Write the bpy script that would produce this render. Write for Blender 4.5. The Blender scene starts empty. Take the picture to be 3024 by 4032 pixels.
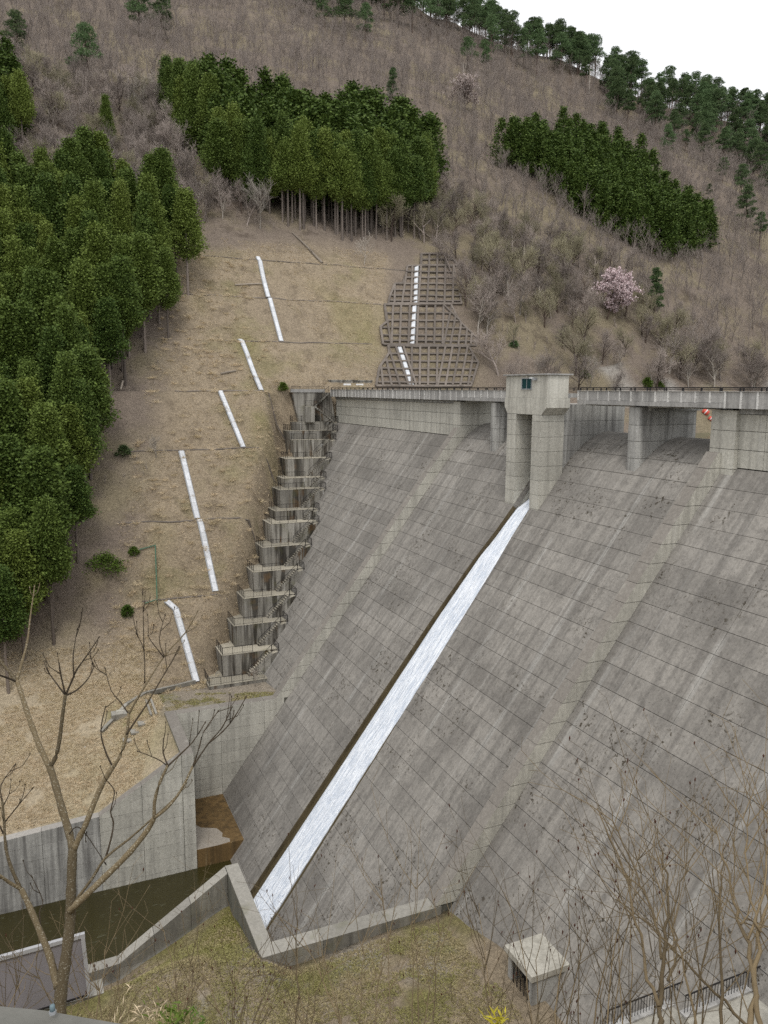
import bpy, math, random
import numpy as np
from mathutils import Matrix, Vector
R = math.radians
rng = np.random.default_rng(11)
random.seed(5)
scene = bpy.context.scene
C = scene.collection

# ------------------------------------------------------------------ camera, sky, sun, exposure
F_PX, PITCH, ROLL, YAW = 3093.0, R(8.84), R(0.34), R(23.70)
Xr = np.array([math.cos(YAW), -math.sin(YAW), 0.0])
Fh = np.array([math.sin(YAW), math.cos(YAW), 0.0])
Dn = np.array([0, 0, -1.0])
FW = Fh * math.cos(PITCH) + Dn * math.sin(PITCH)
DW = Dn * math.cos(PITCH) - Fh * math.sin(PITCH)
RX = math.cos(ROLL) * Xr - math.sin(ROLL) * DW
DY = math.sin(ROLL) * Xr + math.cos(ROLL) * DW
cam = bpy.data.cameras.new('camera')
cam.sensor_fit = 'VERTICAL'; cam.sensor_height = 36; cam.lens = 36 * F_PX / 4032
cam.clip_start = 0.1; cam.clip_end = 4000
co = bpy.data.objects.new('camera', cam); C.objects.link(co)
co.matrix_world = Matrix(((RX[0], -DY[0], -FW[0], 0), (RX[1], -DY[1], -FW[1], 0), (RX[2], -DY[2], -FW[2], 0), (0, 0, 0, 1)))
scene.camera = co

SUN_EL, SUN_AZ = R(56), R(205)      # azimuth measured from +y towards +x
w = bpy.data.worlds.new('World'); scene.world = w; w.use_nodes = True
nt = w.node_tree; nt.nodes.clear()
sky = nt.nodes.new('ShaderNodeTexSky'); sky.sky_type = 'NISHITA'; sky.sun_disc = False
sky.sun_elevation = SUN_EL; sky.sun_rotation = SUN_AZ; sky.dust_density = 4.0; sky.air_density = 1.0; sky.ozone_density = 1.0
hs = nt.nodes.new('ShaderNodeHueSaturation'); hs.inputs['Saturation'].default_value = 0.12; hs.inputs['Value'].default_value = 1.0
mx = nt.nodes.new('ShaderNodeMix'); mx.data_type = 'RGBA'; mx.inputs[0].default_value = 0.62     # an even white cloud cover over the sky
mx.inputs[7].default_value = (13.2, 13.3, 13.6, 1)
bg = nt.nodes.new('ShaderNodeBackground'); bg.inputs['Strength'].default_value = 0.12
out = nt.nodes.new('ShaderNodeOutputWorld')
nt.links.new(sky.outputs[0], hs.inputs['Color']); nt.links.new(hs.outputs[0], mx.inputs[6])
nt.links.new(mx.outputs[2], bg.inputs[0]); nt.links.new(bg.outputs[0], out.inputs[0])
sl = bpy.data.lights.new('sun', 'SUN'); sl.energy = 1.0; sl.angle = R(14); sl.color = (1, 0.96, 0.9)
so = bpy.data.objects.new('sun', sl); C.objects.link(so)
sd = Vector((math.sin(SUN_AZ) * math.cos(SUN_EL), math.cos(SUN_AZ) * math.cos(SUN_EL), math.sin(SUN_EL)))
so.rotation_euler = sd.to_track_quat('Z', 'Y').to_euler()
vs = scene.view_settings
vs.view_transform = 'Standard'; vs.look = 'None'; vs.gamma = 1; vs.use_curve_mapping = False; vs.exposure = 0.0
scene.cycles.use_denoising = False
scene.cycles.max_bounces = 6; scene.cycles.diffuse_bounces = 3; scene.cycles.transparent_max_bounces = 4

# ------------------------------------------------------------------ helpers
def ray(u, v):                        # a pixel of the photograph -> direction
    d = RX * ((u - 1512) / F_PX) + DY * ((v - 2016) / F_PX) + FW
    return d
def on_y(u, v, y): d = ray(u, v); return d * (y / d[1])
def on_z(u, v, z): d = ray(u, v); return d * (z / d[2])
def at(u, v, dist): d = ray(u, v); return d / np.linalg.norm(d) * dist
def link(o, parent=None):
    C.objects.link(o)
    if parent is not None: o.parent = parent
    return o
def tag(o, label=None, cat=None, group=None, kind=None):
    if label: o['label'] = label
    if cat: o['category'] = cat
    if group: o['group'] = group
    if kind: o['kind'] = kind
    return o
def thing(name, label, cat, group=None, loc=(0, 0, 0)):
    o = bpy.data.objects.new(name, None); o.empty_display_size = 0.5; o.location = loc; C.objects.link(o)
    return tag(o, label, cat, group)
def mesh_of(name, V, F, mat, smooth=False, attrs=None):
    me = bpy.data.meshes.new(name)
    V = np.asarray(V, dtype=np.float32)
    if isinstance(F, np.ndarray):
        n, k = F.shape
        me.vertices.add(len(V)); me.vertices.foreach_set('co', V.ravel())
        me.loops.add(n * k); me.loops.foreach_set('vertex_index', F.astype(np.int32).ravel())
        me.polygons.add(n); me.polygons.foreach_set('loop_start', np.arange(0, n * k, k, dtype=np.int32))
        me.update(calc_edges=True)
    else:
        me.from_pydata(V.tolist(), [], F); me.update()
    if attrs:
        for an, av in attrs.items():
            a = me.attributes.new(an, 'FLOAT', 'POINT'); a.data.foreach_set('value', np.asarray(av, dtype=np.float32))
    if smooth: me.polygons.foreach_set('use_smooth', [True] * len(me.polygons))
    if mat: me.materials.append(mat)
    return me
def ob(name, V, F, mat, parent=None, smooth=False, attrs=None):
    return link(bpy.data.objects.new(name, mesh_of(name, V, F, mat, smooth, attrs)), parent)
def inst(name, me, parent=None): return link(bpy.data.objects.new(name, me), parent)

HEXF = [(0, 3, 2, 1), (4, 5, 6, 7), (0, 1, 5, 4), (1, 2, 6, 5), (2, 3, 7, 6), (3, 0, 4, 7)]
class MB:
    def __init__(s): s.V, s.F = [], []
    def hexa(s, p):                    # four bottom corners (ccw), four top corners
        n = len(s.V); s.V += [tuple(map(float, q)) for q in p]; s.F += [tuple(n + i for i in f) for f in HEXF]; return s
    def box(s, x0, x1, y0, y1, z0, z1):
        return s.hexa([(x0, y0, z0), (x1, y0, z0), (x1, y1, z0), (x0, y1, z0), (x0, y0, z1), (x1, y0, z1), (x1, y1, z1), (x0, y1, z1)])
    def bar(s, a, b, w, h=None, up=(0, 0, 1)):       # a rectangular bar from a to b
        a, b = np.array(a, float), np.array(b, float); h = h or w
        d = b - a; d /= np.linalg.norm(d) + 1e-9; u = np.array(up, float)
        if abs(d @ u) > .97: u = np.array([1.0, 0, 0])
        r = np.cross(d, u); r /= np.linalg.norm(r); u = np.cross(r, d)
        r *= w / 2; u *= h / 2
        return s.hexa([a - r - u, a + r - u, a + r + u, a - r + u, b - r - u, b + r - u, b + r + u, b - r + u])
    def loft(s, rings, cap=True):      # rings of equal length, closed polygons
        n0 = len(s.V); k = len(rings[0])
        for r in rings: s.V += [tuple(map(float, q)) for q in r]
        for i in range(len(rings) - 1):
            for j in range(k):
                a = n0 + i * k + j; b = n0 + i * k + (j + 1) % k
                s.F.append((a, b, b + k, a + k))
        if cap:
            s.F.append(tuple(n0 + j for j in reversed(range(k)))); s.F.append(tuple(n0 + (len(rings) - 1) * k + j for j in range(k)))
        return s
    def tube(s, pts, rad, n=5):
        pts = np.array(pts, float); rings = []
        for i, p in enumerate(pts):
            t = pts[min(i + 1, len(pts) - 1)] - pts[max(i - 1, 0)]; t /= np.linalg.norm(t) + 1e-9
            u = np.cross(t, (0.31, 0.17, 0.93)) ; 
            if np.linalg.norm(u) < .1: u = np.cross(t, (1, 0, 0))
            u /= np.linalg.norm(u); v = np.cross(t, u)
            rr = rad[i] if hasattr(rad, '__len__') else rad
            rings.append([p + rr * (math.cos(a) * u + math.sin(a) * v) for a in [2 * math.pi * j / n for j in range(n)]])
        return s.loft(rings)
    def build(s, name, mat, parent=None, smooth=False):
        return ob(name, s.V, s.F, mat, parent, smooth)
def bevel(o, w=0.03, seg=1):
    m = o.modifiers.new('edge', 'BEVEL'); m.width = w; m.segments = seg; m.limit_method = 'ANGLE'; return o

def _hash(ix, iy, s):
    h = (ix * 374761393 + iy * 668265263 + s * 974711) & 0x7fffffff
    h = ((h ^ (h >> 13)) * 1274126177) & 0x7fffffff
    return ((h ^ (h >> 16)) & 0xffff) / 65535.0
def vnoise(x, y, s=0):
    x = np.asarray(x, float); y = np.asarray(y, float)
    ix = np.floor(x).astype(np.int64); iy = np.floor(y).astype(np.int64); fx = x - ix; fy = y - iy
    fx = fx * fx * (3 - 2 * fx); fy = fy * fy * (3 - 2 * fy)
    a = _hash(ix, iy, s); b = _hash(ix + 1, iy, s); c = _hash(ix, iy + 1, s); d = _hash(ix + 1, iy + 1, s)
    return (a + (b - a) * fx) * (1 - fy) + (c + (d - c) * fx) * fy - .5
def fbm(x, y, s=0, o=4):
    t = 0; a = 1
    for i in range(o): t = t + a * vnoise(x * 2 ** i, y * 2 ** i, s + i); a *= .5
    return t
def sstep(a, b, x): t = np.clip((np.asarray(x, float) - a) / (b - a), 0, 1); return t * t * (3 - 2 * t)

# ------------------------------------------------------------------ materials
def new_mat(name):
    m = bpy.data.materials.new(name); m.use_nodes = True; t = m.node_tree; t.nodes.clear()
    o = t.nodes.new('ShaderNodeOutputMaterial'); b = t.nodes.new('ShaderNodeBsdfPrincipled'); t.links.new(b.outputs[0], o.inputs[0])
    b.inputs['Roughness'].default_value = .9; b.inputs['Specular IOR Level'].default_value = .25
    return m, t, b
class NG:
    def __init__(s, t): s.t = t
    def pos(s): return s.t.nodes.new('ShaderNodeNewGeometry').outputs['Position']
    def normal_z(s):
        g = s.t.nodes.new('ShaderNodeNewGeometry'); x = s.t.nodes.new('ShaderNodeSeparateXYZ'); s.t.links.new(g.outputs['Normal'], x.inputs[0]); return x.outputs[2]
    def rand(s): return s.t.nodes.new('ShaderNodeObjectInfo').outputs['Random']
    def attr(s, n): a = s.t.nodes.new('ShaderNodeAttribute'); a.attribute_name = n; return a.outputs['Fac']
    def scale(s, v, sc, off=(0, 0, 0)):
        m = s.t.nodes.new('ShaderNodeMapping'); m.inputs['Scale'].default_value = sc; m.inputs['Location'].default_value = off; s.t.links.new(v, m.inputs['Vector']); return m.outputs[0]
    def noise(s, v, sc=1.0, det=4, rough=.55, dist=0):
        n = s.t.nodes.new('ShaderNodeTexNoise'); n.inputs['Scale'].default_value = sc; n.inputs['Detail'].default_value = det; n.inputs['Roughness'].default_value = rough; n.inputs['Distortion'].default_value = dist
        s.t.links.new(v, n.inputs['Vector']); return n.outputs['Fac']
    def rng(s, v, a, b, c=0.0, d=1.0):
        m = s.t.nodes.new('ShaderNodeMapRange'); m.interpolation_type = 'SMOOTHSTEP'
        for i, q in zip((1, 2, 3, 4), (a, b, c, d)): m.inputs[i].default_value = q
        s.t.links.new(v, m.inputs[0]); return m.outputs[0]
    def mul(s, a, b, op='MULTIPLY'):
        m = s.t.nodes.new('ShaderNodeMath'); m.operation = op
        for i, q in enumerate((a, b)):
            if isinstance(q, (int, float)): m.inputs[i].default_value = q
            else: s.t.links.new(q, m.inputs[i])
        return m.outputs[0]
    def mix(s, f, a, b):
        m = s.t.nodes.new('ShaderNodeMix'); m.data_type = 'RGBA'
        if isinstance(f, (int, float)): m.inputs[0].default_value = f
        else: s.t.links.new(f, m.inputs[0])
        for i, q in ((6, a), (7, b)):
            if isinstance(q, tuple): m.inputs[i].default_value = (*q, 1)
            else: s.t.links.new(q, m.inputs[i])
        return m.outputs[2]
    def tint(s, col, f):               # multiply a colour by a value
        m = s.t.nodes.new('ShaderNodeVectorMath'); m.operation = 'SCALE'; s.t.links.new(col, m.inputs[0]); s.t.links.new(f, m.inputs['Scale']); return m.outputs[0]
    def bump(s, b, h, st=.3, d=.05):
        n = s.t.nodes.new('ShaderNodeBump'); n.inputs['Strength'].default_value = st; n.inputs['Distance'].default_value = d; s.t.links.new(h, n.inputs['Height']); s.t.links.new(n.outputs[0], b.inputs['Normal'])

def concrete(name, base, dark, streak=.6, face=False, pale=None, pale_amt=.3, up=None, pock=0.0, rvar=.16, moss=0.0, blotch=.5, seam=0.0, stain=0.0, seed=0):
    m, t, b = new_mat(name); g = NG(t); P = g.pos()
    off = (seed * 7.3, seed * 3.1, seed * 1.7)
    sx = (0.07, 1.5, 0.07) if face else (1.5, 1.5, 0.09)
    sx2 = (0.05, 5.0, 0.05) if face else (5.0, 5.0, 0.12)
    big = g.noise(P, .13, 5, .6)
    st = g.noise(g.scale(P, sx, off), 1.0, 4, .6)
    st2 = g.noise(g.scale(P, sx2, off), 1.0, 3, .55)
    fine = g.noise(P, 4.0, 8, .7)
    f1 = g.mul(g.rng(st, .40, .72), streak)
    col = g.mix(f1, base, dark)
    col = g.mix(g.mul(g.rng(big, .40, .66), blotch), col, tuple(.72 * a + .28 * c for a, c in zip(dark, base)))
    col = g.mix(g.mul(g.rng(st2, .55, .75), streak * .55), col, dark)
    if face:
        mott = g.noise(P, 1.1, 7, .68); col = g.mix(g.mul(g.rng(mott, .46, .68), .55), col, tuple(.6 * c + .25 * a for a, c in zip(base, dark)))
        pit = g.rng(g.noise(P, 5.5, 2, .6), .64, .70); col = g.mix(g.mul(pit, .5), col, (.06, .052, .04))
    if pale:
        pm = g.noise(g.scale(P, sx2, (off[0] + 31, off[1] + 17, off[2])), .55, 3, .5)
        col = g.mix(g.mul(g.rng(pm, .60, .76), pale_amt), col, pale)
    if seam:                           # pale lime streaks beside the joints between the monoliths
        x = t.nodes.new('ShaderNodeSeparateXYZ'); t.links.new(P, x.inputs[0])
        fr = g.mul(g.mul(g.mul(x.outputs[1], 70.45 - 7.84 * 20, 'SUBTRACT'), 1 / 7.84), 0, 'ADD'); fr = g.mul(g.mul(g.mul(fr, 1, 'FLOORED_MODULO'), .5, 'SUBTRACT'), 0, 'ADD')
        ab_ = g.mul(fr, 0, 'ABSOLUTE'); nn = g.noise(g.scale(P, (.05, 3.0, .25)), 1.0, 4, .6)
        near_ = g.rng(g.mul(ab_, g.mul(nn, .09), 'ADD'), .49, .535)
        col = g.mix(g.mul(g.mul(near_, g.rng(g.noise(P, .16, 3, .5), .42, .58)), seam), col, (.46, .45, .42))
    if up:
        col = g.mix(g.mul(g.rng(g.normal_z(), .25, .5), g.rng(g.noise(P, .9, 5, .65), .2, .5, .55, 1.0)), col, up)
    if pock:
        area = g.rng(g.noise(P, .22, 3, .5), .48, .64)
        pk = g.rng(g.noise(P, 2.6, 3, .75), .575, .63)
        col = g.mix(g.mul(g.mul(area, pk), pock), col, (.055, .045, .03))
    if stain:                          # black and rusty seepage down the upright faces
        sn = g.noise(g.scale(P, (.55, .55, .05), (3, 5, 0)), 1.0, 4, .6)
        vert = g.rng(g.normal_z(), .3, .5, 1, 0)
        sc_ = g.mix(g.rng(g.noise(P, .4, 3, .5), .5, .62), (.028, .024, .018), (.10, .055, .02))
        col = g.mix(g.mul(g.mul(g.rng(sn, .535, .60), vert), stain), col, sc_)
    if moss:
        col = g.mix(g.mul(g.rng(g.noise(P, .5, 6, .65), .55, .68), moss), col, (.10, .10, .03))
    col = g.tint(col, g.mul(g.rng(g.rand(), 0, 1, 1 - rvar, 1 + rvar * .6), g.rng(fine, .3, .72, .84, 1.14)))
    t.links.new(col, b.inputs['Base Color']); g.bump(b, fine, .35, .04)
    return m
def plain(name, col, rough=.6, metal=0.0, var=.15, nscale=3.0):
    m, t, b = new_mat(name); g = NG(t)
    n = g.noise(g.pos(), nscale, 5, .6)
    c = g.mix(n, tuple(a * (1 - var) for a in col), tuple(min(1, a * (1 + var)) for a in col))
    t.links.new(c, b.inputs['Base Color']); b.inputs['Roughness'].default_value = rough; b.inputs['Metallic'].default_value = metal
    return m
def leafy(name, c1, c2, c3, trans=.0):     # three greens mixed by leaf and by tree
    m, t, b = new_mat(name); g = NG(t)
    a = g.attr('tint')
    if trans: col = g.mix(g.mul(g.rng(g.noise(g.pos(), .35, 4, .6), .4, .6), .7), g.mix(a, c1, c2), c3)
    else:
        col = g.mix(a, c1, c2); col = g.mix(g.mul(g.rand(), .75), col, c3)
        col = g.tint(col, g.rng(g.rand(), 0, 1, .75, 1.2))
    t.links.new(col, b.inputs['Base Color']); b.inputs['Roughness'].default_value = .65; b.inputs['Specular IOR Level'].default_value = .2
    return m
def bark(name, c1, c2, sc=6.0, spots=None):
    m, t, b = new_mat(name); g = NG(t); P = g.pos()
    n = g.noise(g.scale(P, (1, 1, .35)), sc, 5, .65)
    col = g.mix(n, c1, c2)
    if spots: col = g.mix(g.mul(g.rng(g.noise(P, 58, 2, .5), .60, .66), .8), col, spots)
    col = g.tint(col, g.rng(g.rand(), 0, 1, .68, 1.3))
    t.links.new(col, b.inputs['Base Color']); g.bump(b, n, .5, .03); return m

M = {}
M['face'] = concrete('weathered_face_concrete', (.302, .283, .254), (.115, .107, .098), .55, True, (.45, .44, .415), .36, pock=.95, rvar=.10, blotch=.7, seam=.38, seed=1)
M['joint'] = concrete('joint_concrete', (.075, .07, .058), (.035, .033, .026), .6, True)
M['pale'] = concrete('pale_concrete', (.52, .505, .445), (.22, .21, .185), .5, False, (.62, .61, .57), .35, up=(.235, .215, .19), rvar=.08, blotch=.34, seed=2)
M['jointp'] = concrete('pale_joint', (.15, .145, .12), (.07, .07, .06), .6)
M['grey'] = concrete('grey_wall_concrete', (.42, .415, .39), (.11, .105, .10), .8, False, (.6, .59, .57), .4, up=(.36, .34, .31), rvar=.1, seed=3)
M['old'] = concrete('stained_block_concrete', (.33, .315, .28), (.045, .038, .030), 1.0, False, (.60, .59, .56), .7, up=(.40, .365, .29), rvar=.22, moss=.3, stain=.75, seed=4)
M['toe'] = concrete('damp_wall_concrete', (.27, .255, .22), (.10, .095, .085), .7, False, (.42, .41, .38), .25, up=(.31, .295, .26), rvar=.14, moss=.3, seed=5)
M['parapet'] = concrete('parapet_concrete', (.43, .42, .40), (.17, .165, .16), .6, False, (.68, .67, .65), .5, rvar=.14, seed=6)
M['rust'] = concrete('rusty_apron_concrete', (.20, .125, .05), (.05, .035, .018), .85, False, (.36, .28, .15), .3, rvar=.05, seed=7)
M['wet'] = concrete('wet_channel_concrete', (.125, .098, .055), (.05, .038, .02), .7, False, rvar=.05, seed=17)
M['lattice'] = concrete('slope_frame_concrete', (.20, .172, .148), (.11, .093, .078), .6, False, rvar=.2, seed=8)
M['chute'] = concrete('weathered_gutter_cover', (.68, .70, .73), (.42, .42, .41), .35, False, rvar=.08, blotch=.3, seed=19)
M['chute_side'] = plain('gutter_side', (.30, .31, .32), .6)
M['rail'] = plain('dark_railing_paint', (.022, .02, .02), .55)
M['white'] = plain('white_paint', (.72, .73, .73), .5, 0, .05)
M['glass'] = plain('teal_window_glass', (.02, .055, .06), .15, 0, .2)
M['dark'] = plain('dark_opening', (.02, .02, .022), .6)
M['red'] = plain('faded_red_float', (.60, .10, .07), .5)
M['green_pipe'] = plain('green_pipe_paint', (.07, .15, .10), .5)
M['panel'] = plain('dull_grey_sheet', (.25, .235, .25), .55, 0, .22, .7)
M['frame'] = plain('pale_sign_frame', (.40, .40, .41), .5, 0, .06)
M['bluecap'] = plain('pale_blue_metal', (.13, .18, .20), .5)
M['nearwall'] = concrete('mossy_near_stone', (.20, .195, .175), (.10, .10, .085), .5, False, moss=.5, blotch=.6, seed=12)
M['log'] = bark('dead_wood', (.36, .32, .27), (.22, .18, .14))
M['trunk'] = bark('cypress_bark', (.22, .19, .165), (.115, .09, .075))
M['pine_trunk'] = bark('pine_bark', (.13, .095, .075), (.07, .05, .04))
M['twig'] = bark('bare_twig', (.355, .305, .272), (.235, .195, .168), 2.0)
M['twig_bud'] = bark('budding_twig', (.33, .305, .205), (.215, .19, .12), 2.0)
M['twig_pale'] = bark('pale_bare_twig', (.46, .42, .365), (.29, .255, .215), 2.0)
M['fore'] = bark('spotted_grey_bark', (.175, .138, .08), (.09, .068, .04), 30.0, (.38, .35, .27))
M['fore_dark'] = bark('dark_twig_bark', (.075, .058, .038), (.035, .026, .018), 20.0)
M['brush'] = bark('brush_twig', (.215, .165, .095), (.115, .085, .05), 12.0)
M['pod'] = plain('dry_seed_head', (.075, .03, .018), .8)
M['cypress'] = leafy('cypress_foliage', (.033, .074, .017), (.140, .210, .042), (.135, .165, .034))
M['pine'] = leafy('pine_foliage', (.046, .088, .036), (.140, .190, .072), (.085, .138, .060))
M['bush'] = leafy('bush_foliage', (.04, .085, .012), (.12, .19, .03), (.09, .12, .02))
M['cherry'] = leafy('cherry_blossom', (.66, .51, .52), (.87, .76, .77), (.72, .50, .49))
M['palepink'] = leafy('pale_blossom', (.42, .33, .30), (.60, .52, .48), (.5, .42, .38))
M['straw'] = leafy('dry_grass', (.36, .29, .19), (.74, .60, .41), (.54, .45, .29), 1)
M['slab'] = concrete('weathered_slab_top', (.43, .41, .355), (.22, .205, .17), .5, False, rvar=.1, moss=.15, seed=14)
M['grass'] = leafy('short_grass', (.19, .165, .075), (.46, .38, .22), (.24, .235, .075), 1)
M['ribm'] = concrete('limey_rib_concrete', (.62, .61, .585), (.34, .33, .31), .5, False, rvar=.12, seed=15)

def ground_mat(name):
    m, t, b = new_mat(name); g = NG(t); P = g.pos()
    n1 = g.noise(P, .09, 5, .6); n2 = g.noise(P, .6, 6, .7); n3 = g.noise(P, 3.2, 6, .75)
    soil = g.mix(n2, (.13, .103, .082), (.245, .200, .160))
    soil = g.mix(g.mul(g.rng(g.noise(P, .05, 4, .65), .46, .62), .8), soil, g.mix(n2, (.15, .125, .075), (.29, .245, .16)))
    soil = g.mix(g.mul(g.rng(g.noise(P, .11, 5, .7), .54, .64), .55), soil, (.075, .056, .042))
    grass = g.mix(n2, (.18, .142, .098), (.40, .325, .228))
    grass = g.mix(g.mul(g.rng(g.noise(P, .35, 6, .7), .5, .66), .5), grass, (.115, .088, .060))
    green = g.mix(n2, (.13, .14, .04), (.24, .21, .09))
    grass = g.mix(g.mul(g.rng(n1, .52, .7), .4), grass, green)
    col = g.mix(g.attr('grass'), soil, grass)
    col = g.mix(g.mul(g.attr('pale'), .85), col, g.mix(n2, (.34, .28, .19), (.57, .48, .345)))
    col = g.mix(g.attr('green'), col, g.mix(n2, (.10, .11, .02), (.26, .23, .06)))
    col = g.mix(g.attr('grit'), col, g.mix(n3, (.22, .205, .18), (.42, .40, .37)))
    col = g.tint(col, g.rng(n3, .3, .7, .7, 1.25))
    t.links.new(col, b.inputs['Base Color']); g.bump(b, n3, .9, .25); return m
M['ground'] = ground_mat('hillside_ground')

def water_mat(name, col, rough=.12, bumpsc=1.2, st=.25, grain=None):
    m, t, b = new_mat(name); g = NG(t); P = g.pos()
    c = g.mix(g.noise(P, .25, 4, .6), tuple(.75 * a for a in col), tuple(1.2 * a for a in col))
    h = g.noise(g.scale(P, (.55, 1.6, 1)), bumpsc, 4, .6)
    if grain: c = g.mix(g.mul(g.rng(g.noise(g.scale(P, (.35, 1.4, 1)), 3.2, 3, .6), .62, .72), g.rng(g.noise(P, .3, 2, .5), .45, .6)), c, grain)
    t.links.new(c, b.inputs['Base Color']); b.inputs['Roughness'].default_value = rough; b.inputs['Specular IOR Level'].default_value = .4
    g.bump(b, h, st, .1); return m
M['river'] = water_mat('murky_channel_water', (.035, .030, .010), .22, 1.5, .25, (.10, .10, .065))
M['lake'] = water_mat('reservoir_water', (.04, .055, .03), .12)
def foam_mat():
    m, t, b = new_mat('rushing_white_water'); g = NG(t); P = g.pos()
    a = g.attr('foam'); n = g.noise(g.scale(P, (.22, 2.2, .22)), 1.6, 5, .65); nf = g.mul(g.mul(g.noise(g.scale(P, (.30, 3.2, .30)), 1.5, 5, .62), .6), g.mul(g.noise(g.scale(P, (1.1, 3.4, 1.1)), 2.0, 5, .7), .4), 'ADD')
    k = g.rng(g.mul(a, g.mul(g.mul(n, .9), .35, 'ADD')), .26, .48)
    white = g.mix(g.rng(nf, .38, .62), (.52, .58, .67), (.90, .93, .97))
    col = g.mix(k, (.075, .058, .028), white)
    t.links.new(col, b.inputs['Base Color']); b.inputs['Roughness'].default_value = .75; g.bump(b, nf, .6, .25); return m
M['foam'] = foam_mat()

# ------------------------------------------------------------------ terrain (left bank hill, right bank, river bed)
PY = [93, 101, 102, 111, 112.2, 119.5, 120.7, 130, 131.2, 139, 141.5, 149.5, 150.7, 157.6, 158.8, 165.4, 166.6, 174, 184, 320, 700]
PZ = [-38.9, -39.5, -39.5, -29.8, -29.7, -20, -19.9, -10.1, -10, -.6, -.4, 8.9, 9, 17.9, 18, 26.4, 26.6, 33, 41, 150, 450]
SY = [93, 102, 112, 120.5, 131, 140, 150.5, 158.5, 166, 174, 184, 320, 700]
SZ = [-45, -39, -29.7, -19.9, -10, -.45, 9, 18, 26.5, 33, 41, 150, 450]
RXs = [-200, 0, 100, 150, 190, 226, 255, 300, 350, 420, 600]
RZs = [300, 240, 192, 176, 165, 145, 124, 118, 106, 94, 80]
BLK = [(-6, 140.0, 42.9), (-7.5, 137.2, 41.5), (-9, 135, 41.6), (-12, 131, 39.2), (-15, 127.7, 37.65), (-16.5, 124.6, 35.95), (-19.5, 121.5, 34.3), (-21, 118.3, 32.6), (-24, 115.3, 30.4), (-27, 112.2, 28.1), (-30, 109, 25.8), (-33, 106, 23.6), (-36, 102.8, 21.2), (-39, 100, 18.8)]
BY = [b[1] for b in BLK][::-1]; BZ = [b[0] for b in BLK][::-1]; BX = [b[2] for b in BLK][::-1]
def bench_edge(x): return np.interp(x, [-200, -8, 3.5, 12.5, 13.5], [-48, -44.7, -43.9, -38.9, -38.9])
def hill_z(x, y):
    x = np.asarray(x, float); y = np.asarray(y, float)
    cut = sstep(6, 12, x) * (1 - sstep(92, 99, x))
    z = np.interp(y, PY, PZ) * cut + np.interp(y, SY, SZ) * (1 - cut)
    und = fbm(x / 38, y / 38, 3) * 9 * sstep(170, 215, y) + fbm(x / 10, y / 10, 8, 3) * 1.9 * (1 - cut * (1 - sstep(168, 180, y))) * sstep(100, 108, y)
    und = und + fbm(x / 3, y / 3, 20, 2) * .25 * sstep(101, 104, y)
    z = z + und
    rz = np.interp(x, RXs, RZs)                                   # the ridge and the fall behind it
    k = 10.0; s = np.clip(.5 + .5 * (rz - z) / k, 0, 1); yc = 184 + (rz - 41) / .8015
    z = z * s + (rz - np.clip(y - yc - 6, 0, 400) * .45) * (1 - s) - k * s * (1 - s)
    z = np.where(x > 330, np.maximum(z, 232 * np.exp(-((x - 640) / 150) ** 2 - ((y - 530) / 120) ** 2) - 20), z)
    low = bench_edge(x)                                           # the grass bench above the outlet wall
    tb = np.clip((y - 81.6) / (103.5 - 81.6), 0, 1)
    zb = low + (np.interp(103.5, SY, SZ) - low) * tb ** 1.15
    z = np.where((y < 103.5) & (x < 13.5), np.where(x < 8, zb, zb + (np.interp(y, PY, PZ) - zb) * sstep(8, 13.5, x)), z)
    xl = np.interp(y, BY, BX); zc = np.array(BZ)[np.clip(np.searchsorted(BY, y - np.where(x < xl + .3, 5.2, .8), side='right') - 1, 0, 13)] - .3     # pocket cut for the stepped blocks
    wgt = sstep(-4.6, -1.9, x - xl) * (y > 99) * (y < 141.6) * (x < 57)
    return z * (1 - wgt) + np.minimum(z, zc) * wgt
def hit(u, v, h=0.0):
    d = ray(u, v); d = d / math.hypot(d[0], d[1]); t = np.arange(82, 520, .15); P = t[:, None] * d
    ok = hill_z(P[:, 0], P[:, 1]) + h >= P[:, 2]; ok &= P[:, 1] > 82
    i = int(np.argmax(ok)); p = P[i].copy(); p[2] = float(hill_z(p[0], p[1])); return p
def near_z(x, y):
    x = np.asarray(x, float); y = np.asarray(y, float)
    zg = np.interp(x, [-150, -8, 3.5, 12, 20, 36], [-47.2, -46.2, -45.4, -41.6, -41.2, -40.2])
    up = np.minimum(zg + np.clip(57 - y, 0, 60) * np.interp(x, [-10, 5, 14], [.95, .8, .18]), np.interp(x, [-10, 4, 12], [-39.6, -39.6, -38]))
    bank = -2.3 - np.interp(x, [4, 16, 30], [1.2, 1.6, 1.9]) * np.clip(y - 1.9 + np.interp(x, [1, 5, 12, 20], [0, 1.6, 3, 5.0]), 0, 60)
    return np.maximum(np.maximum(zg, up), bank) + fbm(x / 5, y / 5, 40, 3) * .5 * sstep(4, 10, y)

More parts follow.
